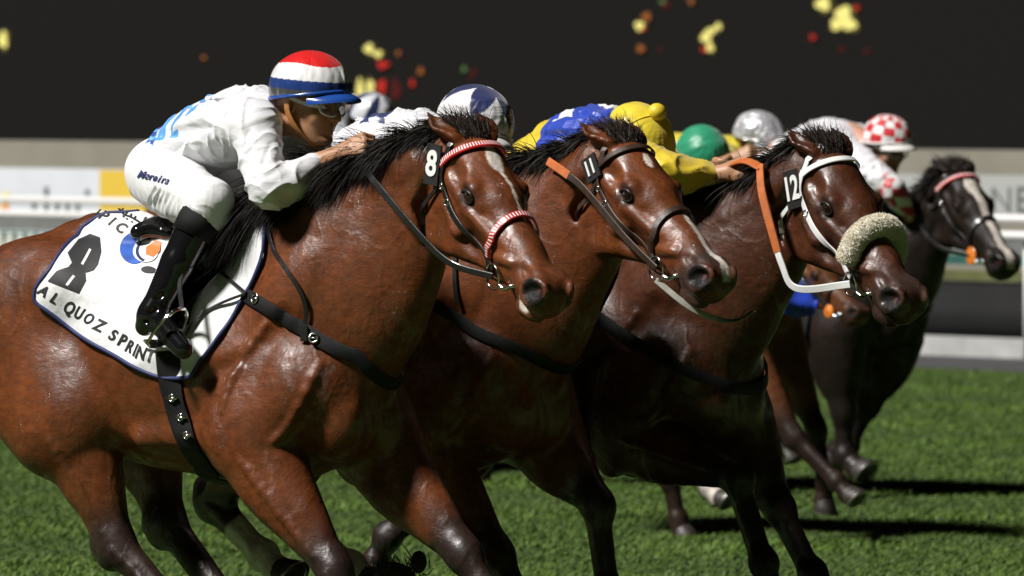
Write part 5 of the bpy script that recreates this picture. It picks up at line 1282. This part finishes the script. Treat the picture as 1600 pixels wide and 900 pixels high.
bridle(H12, 'white_strap', 'white_strap', None, '12', fleece_=True, badge=(.055, -.088, -.10), btilt=-12)
bridle(HB, 'leather', None, 'leather', None, orange_disc=True)
bridle(HD, 'leather', 'candy', 'leather', None, orange_disc=True)
bridle(HG, 'leather'); bridle(HS, 'leather')
for i, (h, n, fl) in enumerate(((H11, 5000, 900), (H12, 5000, 900), (HB, 1500, 0), (HD, 2500, 500), (HG, 1200, 0), (HS, 1200, 0))):
    add_hair(h, n, .12, 10 + i, fl, width=.0036 if i < 2 else .006, drape=.35); add_tail(h, 30 + i, 500)
for h in (H11, H12, HB, HD, HG, HS):
    c = Cloth(h, GEN_REAR, GEN_BOT, (-.48, .06)); c.build(None if h in (HG, HS) else 'ink_blue', res=(40, 34) if h in (H11, H12, HD) else (24, 20))
def silk_star(V, J):
    C = np.tile((.78, .78, .82), (len(V), 1)); d = V - (J['chest'] * .55 + J['waist'] * .45); a = np.arctan2(d[:, 0], d[:, 1]); r = np.hypot(d[:, 0], d[:, 1])
    C[(r < .05 + .06 * np.abs(np.mod(a * 5 / 6.283, 1) - .5) * 2) & (d[:, 2] > 0)] = (.012, .03, .14); return C
def silk_blue(V, J):
    C = np.tile((.012, .05, .42), (len(V), 1)); sl_ = np.minimum(closest_t(V, J['shN'], J['elN'])[0], closest_t(V, J['elN'], J['wrN'])[0]); sf = np.minimum(closest_t(V, J['shF'], J['elF'])[0], closest_t(V, J['elF'], J['wrF'])[0])
    C[(np.minimum(sl_, sf) < .075)] = (.68, .50, .02)
    C[(V[:, 0] < J['waist'][0] - .02) & (np.minimum(sl_, sf) > .075)] = (.68, .50, .02)
    for p in ((.14, -.07), (.27, .0), (.36, -.02)): C[(np.hypot(V[:, 0] - J['pelvis'][0] - p[0], V[:, 1] - p[1]) < .035) & (V[:, 2] > J['waist'][2])] = (.78, .78, .8)
    return C
def silk_check(V, J):
    C = np.tile((.70, .69, .72), (len(V), 1))
    for a_, b_2 in (('elN', 'wrN'), ('elF', 'wrF'), ('shF', 'elF')):
        d, t = closest_t(V, J[a_], J[b_2]); m = (d < .075); k = (np.floor(V[:, 0] * 22) + np.floor(V[:, 2] * 22)) % 2; C[m] = (.75, .74, .74); C[m & (k > 0)] = (.5, .015, .03)
    C[(V[:, 2] < J['pelvis'][2] + .03) & (V[:, 0] < J['waist'][0])] = (.6, .05, .05); return C
jk = [
 (H11, dict(label='jockey in white cap with large navy star, riding number 11', cap=cap_star, capmat='silk', silk=silk_star, shift=(-.04, -.07), face=(12, -20, -14), px=dict(head=(736, 208, 0), haN=(800, 292, -.05), wrN=(765, 298, -.07)), goggles='dark_lens', lens='dark_lens')),
 (H12, dict(label='jockey in plain yellow cap with pompom and blue jacket, riding number 12', cap=const((.74, .58, .03)), silk=silk_blue, shift=(-.03, -.085), face=(12, -45, 0), px=dict(pelvis=(850, 262, 0), waist=(885, 232, 0), chest=(940, 222, 0), neck=(978, 226, 0), shN=(950, 228, -.15), head=(990, 234, 0), elN=(1040, 262, -.2), wrN=(1112, 274, -.08), haN=(1152, 266, -.05)), rim='yellow_plain', peak='yellow_plain', pompom='yellow_plain', seams=0, breech=lambda V, J: np.tile((.70, .52, .02), (len(V), 1)))),
 (HB, dict(label='jockey in plain green cap between the yellow and silver caps', cap=const((.012, .26, .13)), silk=const2((.012, .22, .11)), shift=(-.20, -.25), face=(10, -40, 0), px=dict(head=(1094, 248, 0)), rim='rim_green', peak='rim_green', seams=4)),
 (HD, dict(label='jockey in red and white checked cap and white silks at the far right', cap=cap_check, silk=silk_check, shift=(.0, -.03), face=(10, -12, 0), px=dict(head=(1385, 228, 0), elN=(1396, 292, -.2), wrN=(1420, 335, -.1), haN=(1434, 352, -.05), haF=(1442, 355, .06), wrF=(1430, 335, .08)), skin='skin_fair')),
 (HG, dict(label='jockey in shiny silver cap and yellow silks behind number 12', cap=const((.62, .62, .65)), capmat='foil', lump=.006, silk=const2((.62, .52, .03)), shift=(.08, -.24), face=(0, -18, 0), px=dict(head=(1183, 221, 0), neck=(1160, 232, 0)), rim='rim_silver', peak='rim_silver')),
 (HS, dict(label='jockey in silver and navy silks behind the nearest rider', cap=cap_stripe, capmat='satin', silk=silk_stripe, silkmat='satin', shift=(0, -.03), face=(0, -25, 0), px=dict(head=(578, 190, 0)), rim='rim_silver', peak='rim_silver')),
]
JJ = []
for h, sp in jk: JJ.append(make_jockey(h, sp)); saddle(h, JJ[-1])
# ------------------------------------------------------------------ reins
def pr(h, pts, lat): return np.array([h['fr'].P(x, y, l) for (x, y), l in zip(pts, lat)])
rein(H8, -1, pr(H8, [(700, 410), (640, 350), (590, 290)], (-.14, -.16, -.15)), pr(H8, [(556, 246)], (-.06,))[0], ('leather', 'leather'), .02, 1.)
rein(H8, 1, pr(H8, [(740, 400), (680, 330)], (.15, .14)), J8['J']['haF'], ('leather', 'leather'), .02, 1.)
rein(H11, -1, pr(H11, [(975, 370), (915, 298), (885, 272)], (-.13, -.13, -.125)), pr(H11, [(856, 252)], (-.10,))[0], ('brownleather', 'rubber_orange'), .022, .72)
rein(H11, 1, pr(H11, [(990, 370), (940, 300)], (.15, .14)), JJ[0]['J']['haF'], ('brownleather', 'rubber_orange'), .02, .6)
rein(H12, -1, pr(H12, [(1245, 452), (1222, 415), (1208, 370), (1190, 300)], (-.13, -.14, -.14, -.13)), pr(H12, [(1187, 258)], (-.10,))[0], ('white_strap', 'rubber_orange'), .024, .50)
b = MB(); P = spline(pr(H12, [(1190, 262), (1165, 251), (1140, 258), (1120, 275)], (-.10, -.08, -.06, -.05)), 8); b.ribbon(P, np.tile((0, -.5, 1.), (len(P), 1)), .03, .006); b.build('rein', M['rubber_orange'], H12['bridle'])
for h, j in ((HB, JJ[2]), (HD, JJ[3]), (HG, JJ[4]), (HS, JJ[5])):
    for s, n in ((-1, 'N'), (1, 'F')): rein(h, s, (h['ring', s] * .5 + j['J']['ha' + n] * .5)[None] + (0, s * .05, -.03), j['J']['ha' + n], ('leather', 'leather'), .02, 1.)
b = MB(); P = spline(np.vstack([(H11['ring', -1] - (0, 0, .035))[None], pr(H11, [(1075, 478), (1115, 497), (1150, 500), (1178, 486)], (-.10, -.04, .04, .12))]), 8); b.ribbon(P, np.tile((0, -1., .3), (len(P), 1)), .018, .005); b.build('loose_rein', M['grey_strap'], H11['bridle'])
# ------------------------------------------------------------------ breast straps
def breastplate(h, w=.036, neck=True):
    dz = h['dz'] + (.12 if h is H11 else 0); br = empty('breastplate'); br.parent = h['root']
    P = np.array([(.02, -.26, 1.30), (.16, -.25, 1.22), (.34, -.20, 1.12), (.46, -.10, 1.06), (.49, 0, 1.04), (.46, .10, 1.06), (.34, .20, 1.12), (.16, .25, 1.22), (.02, .26, 1.30)]) + (0, 0, dz)
    b = MB(); strap_on(h, b, P, w, .006, .005, False, 8); b.build('chest_band', M['black_webbing'], br)
    for s in (-1, 1) if neck else ():
        b = MB(); strap_on(h, b, np.array([(.12, s * .02, 1.62), (.17, s * .13, 1.50), (.24, s * .2, 1.36), (.27, s * .22, 1.20)]) + (0, 0, dz), .016, .006, .004, False, 8); b.build('neck_strap', M['leather'], br)
    return br
for h in (H11, H12, HD): breastplate(h, neck=h is H11)
bp = empty('breastplate'); bp.parent = H8['root']
b = MB(); ex = np.array([(.49, .0, 1.12), (.46, .12, 1.12), (.34, .22, 1.18), (.10, .27, 1.30)]); P, N = px_strap(H8, b, [(386, 462), (430, 488), (475, 515), (515, 540), (560, 558)], .042, .006, .006, 6, extra=ex); b.build('chest_band', M['black_webbing'], bp)
b = MB(); px_strap(H8, b, [(418, 350), (428, 390), (446, 418), (468, 452), (479, 485), (474, 522)], .014); b.build('neck_strap', M['leather'], bp)
for (x, y) in ((398, 466), (490, 528)):
    q = H8['fr'].cast(H8['S'], np.array([[x, y]]), .016)[0]; D_, g_ = H8['S'].grad(q[None]); b = MB(); ax = unit(np.cross(g_[0], (0, 0, 1.))); b.ring(q, ax, np.cross(g_[0], ax), .014, .0035, 16); b.tube([q - ax * .016, q + ax * .016], .003, 6); b.build('buckle', M['steel'], bp)
b = MB(); q = H8['fr'].cast(H8['S'], np.array([[475, 520]]), .016)[0]; D_, g_ = H8['S'].grad(q[None]); b.ribbon([q - (0, 0, .025), q + (0, 0, .02)], [g_[0]] * 2, .024, .006); b.build('keeper', M['leather'], bp)
for pts in ([(342, 425), (362, 442), (386, 462)], [(386, 463), (345, 475), (312, 498), (290, 530)]):
    b = MB(); P = spline(cl.onto(np.array(pts, float), .010), 6); N = P * (0, 1, 1) - np.array((0, 0, cl.zc)); b.ribbon(P, N / np.linalg.norm(N, axis=1)[:, None], .011, .004); b.build('saddle_strap', M['leather'], bp)

for y, x in ((622, 268), (652, 281), (680, 290)):
    q = H8['fr'].cast(H8['S'], np.array([[x, y]]), .022); D_, g_ = H8['S'].grad(q, .01); b = MB(); ax = unit(np.cross(g_[0], (0, 0, 1.))); up = np.cross(g_[0], ax); b.tube([q[0] - ax * .022, q[0] + ax * .022], .0045, 8); b.ring(q[0], ax, up, .011, .0025, 14); b.build('girth_buckle', M['steel'], H8['girth'])
# clods of turf thrown up by the hooves
def clod(fr, x, y, lat, r, label):
    rr = np.random.default_rng(int(x)); S = SDF()
    for i in range(9): S.ell(rr.normal(0, r * .45, 3) * (1.3, 1, .6), rr.uniform(.25, .5, 3) * r, None, r * .3)
    V, F = S.mesh(r * .09); V = V + vnoise(V, 9 / r, 3)[:, None] * r * .06 * unit(V.mean(0) + 1)
    w = fr.O + fr.P(x, y, lat) @ fr.M; o = mk('turf_clod', V, F, M['soil']); o.location = tuple(w); tag(o, label, 'clod', 'clods of turf in the air')
    p = rr.normal(0, r * .5, (160, 3)) * (1.3, 1, .5); strands('grass_tuft', p, np.tile((0., 0, 1.), (160, 1)), r * .7, o, M['soil_grass'], width=.004, drop=.3, seed=int(x), jitter=.7)
M['soil'] = plain('dark soil', (.018, .012, .008), .95, nz=.5, bmp=.8, bs=90); M['soil_grass'] = plain('torn grass', (.02, .035, .008), .8)
clod(H8['fr'], 622, 893, .25, .075, 'dark ragged clod of turf flying between the nearest horse and its front hooves')
clod(H11['fr'], 748, 725, .3, .022, 'small clod of turf in the air under the belly of number 11')
